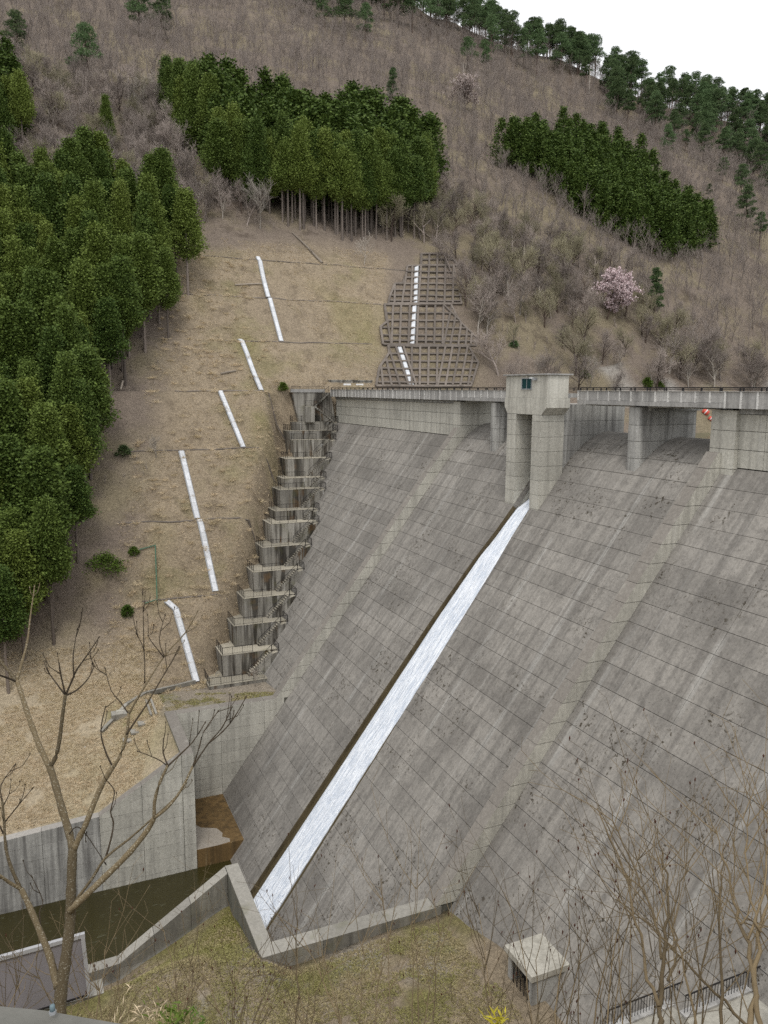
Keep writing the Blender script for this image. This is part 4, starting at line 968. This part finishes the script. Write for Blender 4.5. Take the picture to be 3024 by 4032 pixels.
for xx, yc, s_, v, lb, gr in PINES:
    tree('pine_tree', lb, 'tree', gr, (xx, yc, float(hill_z(xx, yc))), PIT[v], PI[v], s_, None, rg.uniform(.9, 1.25))
for (u, v, s_, k, lb) in [(190, 190, 1.05, 2, 'tall loose pine among bare trees near the top left'), (300, 80, 1.2, 0, 'broad pine at the top left beside a reddish tree'), (350, 92, 1.0, 2, 'pine crown at the top left touching a broader pine'), (848, 225, .75, 3, 'slim pine rising behind the middle stand'), (1440, 345, .85, 0, 'spreading pine standing alone right of the right stand'), (1415, 285, .6, 2, 'small flat topped pine above the spreading pine'), (1500, 285, .6, 1, 'small pine right of the flat topped one below the ridge'), (1610, 500, 1.0, 0, 'bright green pine near the right edge at mid slope'), (1600, 430, .8, 2, 'pine above the bright green pine near the right edge'), (1530, 440, .45, 1, 'small umbrella shaped pine among bare trees at right'), (1375, 530, .85, 3, 'bluish conifer in front of the right stand'), (1413, 680, .80, 3, 'dark conical pine beside the pink cherry tree'), (1650, 420, .7, 0, 'pine cut by the right edge at mid slope'), (1640, 540, .8, 1, 'loose pine near the right edge below the bright green one'), (1560, 395, .6, 2, 'slim pine in the bare wood right of the right stand'), (1480, 330, .6, 1, 'small pine between the spreading pine and the right edge'), (1620, 370, .8, 0, 'broad pine high near the right edge'), (1570, 330, .7, 2, 'pine just below the ridge belt at right'), (1500, 320, .7, 0, 'dark pine below the ridge belt right of the right stand'), (38, 130, .8, 2, 'pine top above the stand at the left edge'), (1650, 250, .7, 0, 'pine at the right edge below the far ridge')]:
    p = put(u, v); tree('pine_tree', lb, 'tree', None, p, PIT[k], PI[k], s_)
for k in range(46):          # the far ridge at the right edge
    x = rg.uniform(520, 640); y = 530 - 60 + rg.uniform(-25, 25)
    tree('pine_tree', 'small dark conifer on the distant ridge at the right edge', 'tree', 'conifers on the distant ridge', (x, y, float(hill_z(x, y))), CYT[3], CY[3], rg.uniform(.8, 1.2), None, 1.2)
for k, (u, v, s_, lb) in enumerate([(1397, 835, .17, 'round green bush behind the bridge rail right of the tower'), (1425, 838, .12, 'small low green bush just right of the round bush'), (1262, 815, .14, 'green bush under bare saplings right of the tower'), (225, 1235, .2, 'wide green bush at the foot of the left stand'), (275, 1330, .12, 'yellow green shrub on the lower grass slope'), (290, 1200, .10, 'yellow green shrub by the green pipe'), (268, 985, .14, 'small dark conifer seedling on the slope by the left stand'), (612, 915, .12, 'yellow green bush beside the top stepped blocks'), (1110, 750, .13, 'olive bush on the slope left of the gate tower top')]):
    p = put(u, v); p[2] -= .1
    V, F, T = crown_cypress(np.random.default_rng(k + 60), 14, 7.5 if k != 3 else 14, 0, 90, 22, 1.6)
    V = V * s_ * np.array([1, 1, .8]); t = tag(ob('green_bush', V, F, M['bush'] if k not in (6, 8) else M['pine'], None, False, dict(tint=T)), lb, 'bush'); t.location = p
# blossom
def blossom(name, lb, p, H, mat, seed, nl, lean):
    rg = np.random.default_rng(seed); t = thing(name, lb, 'tree', None, p)
    lv = grow(rg, H, .85, 3, (11, 7, 6), .24, .20, .12, lean, .18, .66); V, F = ribbons(lv[0] + lv[1] + lv[2]); ob('trunk', V, F, M['pine_trunk'], t)
    seg = lv[2] + lv[3]; k = rg.integers(0, len(seg), nl); a = np.array([s_[0] for s_ in seg])[k]; b = np.array([s_[1] for s_ in seg])[k]
    c = a + (b - a) * rg.uniform(0, 1, (nl, 1)) + rg.normal(size=(nl, 3)) * .2
    V, F, T = leaves(c, rg.normal(size=(nl, 3)) + [0, 0, .3], .40, .19, rg, rg.uniform(0, 1, nl)); ob('crown', V, F, mat, t, False, dict(tint=T)); return t
blossom('cherry_tree', 'pink flowering cherry tree on the brown slope at right', put(1312, 692), 13.0, M['cherry'], 5, 16000, (.12, -.1))
blossom('cherry_tree', 'pale whitish flowering tree high on the slope above the right stand', put(1005, 240), 12.5, M['palepink'], 8, 4200, (0, 0))
# bare trees: the open wood on the hill
def open_wood(x, y):
    if 8 + (y - 110) * .36 < x < 88 and y < 176: return False
    if x < 88 and y < 172 and x > 6: return False
    if y < 165 and x < 10: return False
    for key, poly, *_ in STANDS:
        if inside((x, y), poly): return False
    return y > 138.5
rg = np.random.default_rng(21); cand = []
for y in np.arange(140, 335, 3.7):
    for x in np.arange(-16, 380, 4.0):
        a, b = x + rg.uniform(-1.9, 1.9), y + rg.uniform(-1.8, 1.8)
        az = math.degrees(math.atan2(a, b))
        if az < -4.5 or az > 53 or not open_wood(a, b): continue
        if 95 < a < 240 and b < 152 and rg.random() < .45: continue
        if 84 < a < 125 and b < 175 and rg.random() < .35: continue
        if (a - 128.8) ** 2 + (b - 155) ** 2 < 40 or (a - 145) ** 2 + (b - 157) ** 2 < 12: continue
        rzv = np.interp(a, RXs, RZs)
        if b > 184 + (rzv - 41) / .8015 + 6: continue
        cand.append((a, b))
cand.sort(key=dist)
segV, segF = [], []; n0 = 0
rg2 = np.random.default_rng(5); lowv = []
for k in range(5):
    lv = grow(np.random.default_rng(400 + k), 8.5,     .8, 3, (7, 4, 2), .14, .42, .1, (0, -.1), .22); lowv.append(ribbons([(a, b, max(c * .8, .026), max(d * .8, .018)) for l in lv for a, b, c, d in l]))
WOODS = [(lambda x, y: x < 14 and y > 165, 'leafless tree by the left edge between the two left stands', 'bare trees by the left edge'), (lambda x, y: 86 < x < 112 and y > 160 and y < 200, 'leafless tree beside the right end of the middle cypress stand', 'bare trees beside the middle stand'), (lambda x, y: y < 165 and x < 122, 'leafless tree on the slope between the concrete grid and the cherry', 'bare trees right of the grid'), (lambda x, y: y < 165 and x > 160, 'leafless tree on the lower slope at the right edge above the bridge', 'bare trees at the right edge'), (lambda x, y: x < 60 and y > 165, 'leafless tree of the brown wood above the left stand', 'bare trees, upper left'), (lambda x, y: y < 165, 'leafless tree low on the slope behind the road bridge', 'bare trees above the bridge'), (lambda x, y: True, 'leafless grey brown tree of the open wood on the hillside', 'bare trees on the hillside')]
for i, (x, y) in enumerate(cand):
    z = float(hill_z(x, y)) - .15; s_ = rg.uniform(.7, 1.45) * (1.05 if y < 165 else 1.0)
    if i < 290:
        v = rg.integers(0, 6); lb, gr = [(l, g) for f, l, g in WOODS if f(x, y)][0]
        tree('bare_tree', lb, 'tree', gr, (x, y, z), BTT[v], BT[v], s_)
    else:
        V, F = lowv[rg.integers(0, 5)]; a = rg.uniform(0, 6.28); ca, sa = math.cos(a), math.sin(a)
        Rm = np.array([[ca, sa, 0], [-sa, ca, 0], [0, 0, 1]]); segV.append(V @ Rm * s_ + [x, y, z]); segF.append(F + n0); n0 += len(V)
if segV: tag(ob('bare_woodland', np.concatenate(segV), np.concatenate(segF), M['twig']), 'leafless grey brown woodland covering the upper hillside', 'woodland', None, 'stuff')
print('bare', len(cand), 'cypress', len(allc), 'pines', len(PINES))
for (u, v, s_, k, lb, pale) in [(562, 495, 1.35, 0, 'spreading pale bare tree in front of the middle cypress stand', 1), (787, 572, .8, 3, 'slim pale bare sapling below the tall bare trunks', 1), (1500, 810, 1.1, 4, 'dark crooked bare tree above the bridge near the right edge', 0), (1165, 830, .8, 3, 'thin pale sapling just behind the gate tower roof', 1), (1275, 838, .85, 0, 'thin pale sapling right of the gate tower roof', 1), (330, 255, 1.3, 0, 'big pale bare tree left of the middle stand', 1), (300, 265, 1.2, 4, 'wide bare tree beside the lone cypress', 1), (395, 300, 1.1, 2, 'bare tree with curved trunk touching the middle stand', 1), (337, 990, .5, 3, 'small bare sapling on the slope by the left stand edge', 1), (760, 1478, .35, 3, 'small bare sapling growing at the lowest landing', 1)]:
    if u == 760: p = np.array([24.6, 98.6, -39.3])
    else: p = put(u, v)
    rg3 = np.random.default_rng(u); t = thing('bare_tree', lb, 'tree', None, p); t.scale = (s_,) * 3
    lv = grow(rg3, 9, .8, 3, (9, 6, 5), .15, .3, .12, (0, -.1), .25); V, F = ribbons(lv[0] + lv[1]); ob('trunk', V, F, M['twig_pale' if pale else 'twig'], t)
    V, F = ribbons([(a, b, max(c, .022), max(d, .016)) for a, b, c, d in lv[2] + lv[3]]); ob('crown', V, F, M['twig_pale' if pale else 'twig'], t)
for (u, v, h_, lb) in [(1272, 205, 11, 'tall dead snag with a forked top below the ridge'), (1000, 215, 12, 'thin pale dead stem beside the whitish flowering tree')]:
    p = put(u, v); tag(MB().tube([p, p + [.2, 0, h_ * .6], p + [-.2, 0, h_]], [.2, .14, .06], 5).tube([p + [.1, 0, h_ * .7], p + [1.2, 0, h_ * 1.02]], [.09, .04], 4).tube([p + [0, 0, h_ * .85], p + [-1.3, 0, h_ * 1.04]], [.07, .03], 4).build('dead_snag', M['twig_pale']), lb, 'dead tree')
# undergrowth twigs, dry tufts, short grass: uncountable
def tufts(name, pts, zf, hgt, mat, label, seed, blades=7, spread=.28, wid=.035):
    rg = np.random.default_rng(seed); pts = np.asarray(pts); n = len(pts); z = zf(pts[:, 0], pts[:, 1]); c = np.c_[pts, z - .03]
    k = np.repeat(np.arange(n), blades); N = len(k); sc_ = rg.uniform(.5, 1.4, n)[k]
    cent = c[k] + rg.normal(size=(N, 3)) * np.array([.12, .12, 0]) * sc_[:, None] * hgt / .5
    d = rg.normal(size=(N, 3)) * [spread, spread, 0] + [0, 0, .32]; tint = np.clip(rg.uniform(0, 1, n)[k] * .7 + rg.uniform(0, .35, N), 0, 1)
    V, F, T = leaves(cent, d, hgt * 1, wid, rg, tint, .25); return tag(ob(name, V, F, mat, None, False, dict(tint=T)), label, 'grass', None, 'stuff')
rg = np.random.default_rng(31)
def sample(n, x0, x1, y0, y1, ok):
    x = rg.uniform(x0, x1, n); y = rg.uniform(y0, y1, n); k = ok(x, y); return np.c_[x, y][k]
cutp = sample(26000, 4, 92, 101, 172, lambda x, y: (x > 7 + (y - 110) * .34) & (x < 84) & (fbm(x / 5, y / 5, 12) > -.18) & ~((x > np.interp(y, BY, BX) - 1.0) & (y < 140.5)) & ~((x > 60) & (y < 175) & (y > 140) & (x > 60 + (y - 140) * .5)))
tufts('dry_grass', cutp, hill_z, .36, M['straw'], 'dry straw coloured grass over the cut slope', 1, 8, .3, .024)
cl = sample(900, 4, 60, 101, 166, lambda x, y: (x > 7 + (y - 110) * .34) & (x < np.interp(y, BY, BX) - 1.5))
tufts('pampas_tuft', cl, hill_z, 1.0, M['straw'], 'larger dry grass clumps on the lower cut slope', 2, 60, .34, .022)
bp = sample(15000, -16, 12.2, 82.2, 108, lambda x, y: (fbm(x / 3, y / 3, 14) > -.3) & (x < 8 + (y - 82) * .3))
tufts('bench_grass', bp, hill_z, .46, M['straw'], 'golden dry grass on the bank above the outlet wall', 3, 9, .34, .018)
bp = sample(9000, 12.4, 30, 93.3, 101, lambda x, y: (fbm(x / 2, y / 2, 15) > -.05) & (x < 13.5 + (101 - y) * 2.2))
tufts('short_turf', bp, hill_z, .18, M['grass'], 'short mossy turf between the basin wall and the blocks', 4, 5, .35, .03)
np_ = sample(52000, -6, 27, 36, 57.6, lambda x, y: ~((x > 11.8) & (y > 47.2)) & (y < 57.8 - (x < 12) * .0) & (fbm(x / 2.5, y / 2.5, 16) > -.35) & (x < 25.4) & ~((x < 2.5) & (y > 48.5) & (y < 52.5)))
tufts('near_turf', np_, near_z, .22, M['grass'], 'dry greenish turf below the near basin wall', 5, 5, .38, .022)
def brushwood(name, pts, zf, mat, label, H, seed, kids=(6, 4, 3)):
    rg = np.random.default_rng(seed); Vs, Fs = [], []; n0 = 0
    protos = []
    for k in range(6):
        lv = grow(np.random.default_rng(seed * 10 + k), H, .6, 2, kids[:2], .035, .4, .14, (0, 0), .05); protos.append(ribbons([(a, b, max(c, .016), max(d, .010)) for l in lv for a, b, c, d in l]))
    for (x, y) in pts:
        V, F = protos[rg.integers(0, 6)]; a = rg.uniform(0, 6.28); ca, sa = math.cos(a), math.sin(a); s_ = rg.uniform(.5, 1.3)
        Vs.append(V @ np.array([[ca, sa, 0], [-sa, ca, 0], [0, 0, 1]]) * s_ + [x, y, float(zf(x, y)) - .05]); Fs.append(F + n0); n0 += len(V)
    return tag(ob(name, np.concatenate(Vs), np.concatenate(Fs), mat), label, 'brushwood', None, 'stuff')
up = [(x, y) for x, y in sample(7000, -14, 330, 138, 300, lambda x, y: np.ones(len(x), bool)) if open_wood(x, y)]
brushwood('undergrowth', up, hill_z, M['twig'], 'low brown leafless undergrowth on the hillside', 2.6, 3)
lf = [(x, y) for x, y in sample(260, -4, 30, 104, 168, lambda x, y: (x > (y - 112) * .36) & (x < 9 + (y - 110) * .38))]
brushwood('undergrowth', lf, hill_z, M['log'], 'dead sticks scattered along the edge of the left stand', .9, 4)


# ------------------------------------------------------------------ foreground: the bare tree and the brushwood on the near bank
def c7(x, y): return x * .9114, 2700 + y * .9114
FT = thing('bare_tree', 'bare foreground tree with speckled bark and budding twigs at lower left', 'tree', None, (0, 0, 0))
def limb(pts, w0, w1, d0, d1, name='branch', nsub=3, twigs=0):
    n = len(pts); P = np.array([at(*c7(x, y), d0 + (d1 - d0) * i / (n - 1)) for i, (x, y) in enumerate(pts)])
    tt = np.linspace(0, n - 1, (n - 1) * nsub + 1); Q = []
    for s_ in tt:                       # Catmull-Rom
        i = min(int(s_), n - 2); f = s_ - i; p0, p1, p2, p3 = P[max(i - 1, 0)], P[i], P[i + 1], P[min(i + 2, n - 1)]
        Q.append(.5 * ((2 * p1) + (-p0 + p2) * f + (2 * p0 - 5 * p1 + 4 * p2 - p3) * f * f + (-p0 + 3 * p1 - 3 * p2 + p3) * f ** 3))
    rr = [.88 * (w0 + (w1 - w0) * k / (len(tt) - 1)) / 2 * (d0 + d1) / 2 / F_PX * (1 + .08 * math.sin(k * 2.3)) for k in range(len(tt))]
    mb = MB().tube(Q, rr, 8 if w0 > 14 else 6)
    rgL = np.random.default_rng(int(abs(pts[-1][0]) + abs(pts[-1][1])))
    for k in range(twigs):
        i = rgL.integers(len(Q) // 2, len(Q)); d = Q[i] - Q[i - 1]; d /= np.linalg.norm(d); sd_ = np.cross(d, rgL.normal(size=3)); sd_ /= np.linalg.norm(sd_)
        L = rgL.uniform(.12, .4); a = Q[i]; b = a + (d * .7 + sd_ * .6) * L * .5; c = b + (d * .5 + sd_ * .3 + np.array([0, 0, .5])) * L * .5
        mb.tube([a, b, c], [.006, .005, .0045], 4); mb.tube([c, c + [0, 0, .018], c + [0, 0, .03]], [.006, .009, .002], 5)
    if w1 < 6: e = Q[-1]; mb.tube([e, e + (Q[-1] - Q[-3]) * .08, e + (Q[-1] - Q[-3]) * .2], [.007, .011, .003], 5)
    return mb.build(name, M['fore' if w0 > 10 else 'fore_dark'], FT, True)
base_ = at(*c7(250, 1440), 12.0); bz = float(near_z(base_[0], base_[1]))
limb([(246, 1750), (250, 1560), (257, 1440), (263, 1330), (281, 1200), (300, 1050), (305, 960), (308, 850), (314, 702)], 52, 33, 12.2, 12.0, 'trunk')
LM = [([(314, 706), (300, 640), (270, 540), (240, 430), (215, 350)], 30, 26, 12, 12.3), ([(215, 354), (178, 280), (140, 180), (112, 100), (88, 20), (72, -22)], 22, 17, 12.3, 12.6),
 ([(72, -20), (40, -60), (0, -110), (-40, -170)], 14, 9, 12.6, 12.9), ([(72, -20), (92, -90), (118, -190), (130, -290), (148, -420)], 14, 4, 12.6, 13.0), ([(74, -16), (30, -35), (0, -45), (-50, -70)], 10, 7, 12.6, 12.3),
 ([(213, 352), (240, 310), (258, 230), (270, 130), (283, 38)], 19, 13, 12.3, 12.0), ([(283, 42), (262, -50), (255, -98)], 9, 5, 12, 11.9), ([(283, 42), (310, -20), (332, -70), (375, -130), (425, -205)], 9, 4, 12, 11.8), ([(283, 42), (330, 20), (380, -30), (405, -80)], 8, 4, 12, 12.2), ([(283, 42), (240, -15), (205, -65), (190, -105)], 7, 3, 12, 12.3), ([(320, -35), (316, -130), (333, -238)], 7, 3, 11.9, 12.0),
 ([(318, 712), (345, 650), (370, 600), (430, 450), (488, 348)], 25, 20, 12, 11.7), ([(488, 352), (462, 300), (440, 230), (438, 170), (455, 95)], 8, 4, 11.7, 11.9), ([(486, 354), (520, 300), (548, 210), (556, 118)], 17, 12, 11.7, 11.5),
 ([(556, 122), (585, 70), (620, 12), (710, -128), (800, -228), (852, -318)], 11, 4, 11.5, 11.2), ([(556, 122), (520, 70), (480, 20), (455, -70)], 6, 3, 11.5, 11.6), ([(710, -126), (688, -200), (712, -300)], 5, 3, 11.3, 11.3), ([(708, -122), (655, -190), (640, -215)], 5, 3, 11.3, 11.5), ([(625, -10), (622, -150), (590, -222)], 5, 3, 11.4, 11.6), ([(622, -148), (617, -390)], 5, 2, 11.5, 11.6),
 ([(545, 212), (600, 130), (640, 70), (680, 0), (740, -100), (772, -165)], 9, 4, 11.5, 11.3),
 ([(304, 972), (330, 945), (450, 830), (560, 720), (640, 620), (668, 566)], 28, 19, 12, 11.4), ([(667, 572), (668, 500), (690, 420), (726, 343)], 15, 11, 11.4, 11.2), ([(726, 347), (705, 290), (707, 232)], 7, 5, 11.2, 11.2), ([(724, 348), (780, 295), (835, 240), (884, 163)], 9, 4, 11.2, 11.0), ([(724, 348), (690, 322), (640, 300), (596, 284)], 5, 3, 11.2, 11.4),
 ([(665, 572), (720, 530), (780, 455), (834, 346)], 14, 9, 11.4, 11.1), ([(833, 350), (860, 270), (880, 200), (940, 113)], 7, 4, 11.1, 11.0), ([(833, 350), (900, 250), (960, 180), (1000, 98)], 8, 4, 11.1, 10.9), ([(903, 247), (960, 200), (1010, 140), (1060, 54)], 7, 4, 11, 10.8),
 ([(322, 935), (400, 830), (455, 745), (560, 660), (640, 590), (760, 480), (815, 385)], 13, 6, 12, 11.3), ([(455, 748), (480, 660), (490, 590), (478, 545), (495, 460), (474, 424)], 8, 4, 11.8, 11.7),
 ([(250, 1300), (240, 1265), (215, 1170), (180, 1080), (130, 960), (91, 878)], 30, 19, 12.1, 12.5), ([(92, 884), (50, 790), (25, 700), (18, 590), (10, 498)], 14, 9, 12.5, 12.7), ([(18, 594), (60, 540), (137, 448)], 6, 3, 12.7, 12.6), ([(14, 520), (40, 468)], 5, 3, 12.7, 12.7), ([(10, 502), (4, 430), (58, 350)], 7, 3, 12.7, 12.8), ([(94, 880), (40, 850), (0, 822), (-70, 795)], 14, 11, 12.5, 12.2), ([(15, 640), (-20, 560), (-30, 480)], 6, 3, 12.7, 12.7), ([(300, 640), (330, 610), (370, 640), (450, 760)], 5, 3, 12, 11.9), ([(182, 1075), (170, 980), (185, 930), (140, 830)], 6, 3, 12.4, 12.6)]
for i, (pts, w0, w1, d0, d1) in enumerate(LM): limb(pts, w0, w1, d0, d1, 'branch', 3, 2 if w1 < 6 else (1 if w1 < 12 else 0))
def zr(x, y): return (2424 + .3617 * x - 0) / .9114, (3332 + .3617 * y - 2700) / .9114
def shrub(label, stems, dist_, seed, pods, ntw, mat='brush'):
    t = thing('bare_shrub', label, 'shrub', 'bare shrubs on the near bank', (0, 0, 0)); rg = np.random.default_rng(seed); segs = []; tips = []
    for (pts, w0, w1) in stems:
        n = len(pts); P = [at(u, v, dist_ * (1 + .05 * rg.normal()) if False else dist_ + .12 * i) for i, (u, v) in enumerate(pts)]
        mb = MB(); tt = np.linspace(0, n - 1, (n - 1) * 3 + 1); Q = [np.array([np.interp(s_, range(n), [p[a] for p in P]) for a in range(3)]) + rg.normal(size=3) * .012 for s_ in tt]
        mb.tube(Q, [(w0 + (w1 - w0) * k / (len(tt) - 1)) / 2 * dist_ / F_PX for k in range(len(tt))], 6); mb.build('stem', M[mat], t, True)
        for k in range(ntw):
            i = rg.integers(max(1, len(Q) // 5), len(Q)); d = Q[i] - Q[i - 1]; d /= np.linalg.norm(d)
            sd_ = np.cross(d, rg.normal(size=3)); sd_ /= np.linalg.norm(sd_); L = rg.uniform(.4, 1.9); p = Q[i]; dd = d * .7 + sd_ * .65; r = .0075
            for j in range(4):
                dd = dd / np.linalg.norm(dd) + np.array([0, 0, .16]) + rg.normal(size=3) * .08; p2 = p + dd / np.linalg.norm(dd) * L / 4; segs.append((p, p2, r, r * .78)); r *= .78
                if j > 0 and rg.random() < .75:
                    s2 = np.cross(dd, rg.normal(size=3)); s2 /= np.linalg.norm(s2); e = p2 + (dd / np.linalg.norm(dd) * .7 + s2 * .7) * L * rg.uniform(.12, .35); segs.append((p2, e, r * .8, .0028)); tips.append(e)
                p = p2
            tips.append(p)
    V, F = ribbons(segs); ob('twigs', V, F, M[mat], t)
    if pods:
        mb = MB()
        for e in tips:
            if rg.random() < pods:
                h = rg.uniform(.03, .07); mb.tube([e, e + [0, 0, h * .5], e + [rg.normal() * .01, 0, h]], [.005, rg.uniform(.008, .014), .003], 5)
        if mb.V: tag(mb.build('seed_heads', M['pod'], t), kind='stuff')
def Z(*pts): return [(2424 + .3617 * x, 3332 + .3617 * y) for x, y in pts]
shrub('tall forked bare shrub in front of the lower right dam face', [(Z((470, 2300), (475, 1900), (480, 1700), (520, 1300), (560, 900), (585, 700), (565, 300), (500, 60), (440, -190)), 19, 4), (Z((478, 1760), (350, 1450), (285, 1100), (205, 750), (135, 450), (70, 200), (-120, -230), (-190, -420)), 13, 3), (Z((515, 1250), (440, 850), (400, 650), (260, 400), (150, 120), (-20, -280), (-70, -560)), 10, 3), (Z((560, 1450), (640, 1300), (660, 1000), (600, 730), (720, 400), (860, 60)), 9, 3)], 10.5, 3, .22, 7)
shrub('leaning bare shrub with thick stems at the right edge', [(Z((1430, 2400), (1470, 1900), (1500, 1500), (1560, 950), (1650, 600), (1720, 200)), 22, 6), (Z((1640, 2400), (1560, 1850), (1500, 1450), (1440, 1050), (1370, 870), (1300, 600), (1230, 300), (1130, 40), (1080, -200)), 20, 4), (Z((1570, 950), (1480, 600), (1430, 200), (1400, -200), (1290, -500)), 9, 3), (Z((1370, 860), (1440, 780), (1700, 900)), 8, 3), (Z((1420, 1000), (1600, 500), (1690, -100), (1730, -420)), 9, 3)], 9.0, 4, .03, 8)
shrub('bare shrub with a long stem slanting up to the left at lower right', [(Z((1700, 2300), (1400, 1920), (1100, 1610), (850, 1350), (600, 1100), (400, 900), (0, 560)), 11, 4), (Z((1150, 2400), (1160, 1800), (1150, 1300), (1130, 700), (1160, 300), (1180, -40)), 13, 3), (Z((900, 2400), (860, 1800), (700, 1200), (500, 500), (380, 200)), 10, 3)], 11.5, 6, .1, 7)
rgS = np.random.default_rng(88)
PLACES = [('wispy bare shrub at the bottom edge below the framed board', 90, 3640, 60, 13.5, .0), ('fine bare shrub between the framed board and the near wall', 420, 3700, 40, 14, .12), ('bare twigs with dark seed heads below the moss patch', 800, 3560, 60, 15, .4), ('bare twigs in front of the near basin wall corner', 1080, 3520, 60, 15, .25), ('bare shrub rising in front of the near grass', 1330, 3480, 70, 14, .05), ('bare shrub in front of the toe ditch', 1640, 3380, 70, 13.5, .08), ('bare shrub in front of the gallery portal', 1980, 3420, 80, 13, .2), ('reddish twigs beside the gallery portal', 2230, 3300, 80, 13, .35), ('tall thin bare shrub left of the bank blocks', 2420, 3150, 90, 12, .25), ('dense bare shrub in front of the upper bank block', 2780, 3120, 90, 12, .02)]
for k, (lb, u, v, wv, dd_, pods) in enumerate(PLACES):
    stems = []
    for i in range(5):
        bu = u + rgS.uniform(-150, 150); tu = bu + rgS.uniform(-240, 240); tv = v + rgS.uniform(0, 330)
        m1 = (bu + (tu - bu) * .22 + rgS.uniform(-15, 15), 4150 + (tv - 4150) * .38); m2 = (bu + (tu - bu) * .6 + rgS.uniform(-18, 18), 4150 + (tv - 4150) * .72)
        stems.append(([(bu - (tu - bu) * .05, 4330), (bu, 4150), m1, m2, (tu, tv)], rgS.uniform(4.5, 8), 1.6))
    shrub(lb, stems, dd_, 50 + k, pods, 6)
# low leafy plants by the near wall
def rosette(name, lb, p, n, L, W, mat, seed):
    rg = np.random.default_rng(seed); a = rg.uniform(0, 6.28, n); d = np.stack([np.cos(a), np.sin(a), rg.uniform(.3, 1.6, n)], 1)
    V, F, T = leaves(np.repeat([[0, 0, 0.0]], n, 0) + rg.normal(size=(n, 3)) * [.05, .05, .01], d, L, W, rg, rg.uniform(0, 1, n), .25)
    o = tag(ob(name, V, F, mat, None, False, dict(tint=T)), lb, 'plant'); o.location = p
rosette('fern', 'small green fern beside the near wall end', at(690, 3995, 4.2), 60, .05, .005, M['bush'], 1)
rosette('dry_tuft', 'orange brown dry tuft at the end of the near wall', at(560, 4010, 3.6), 90, .045, .002, M['straw'], 2)
M['gold'] = leafy('yellow_leaves', (.42, .36, .03), (.70, .62, .06), (.5, .42, .05))
rosette('yellow_plant', 'bright yellow leafy tuft at the bottom edge', at(1968, 4025, 9.0), 30, .15, .012, M['gold'], 3)
rosette('fern', 'dark green fern low at the bottom edge right of the near wall', at(720, 4040, 5.0), 60, .07, .007, M['bush'], 5)
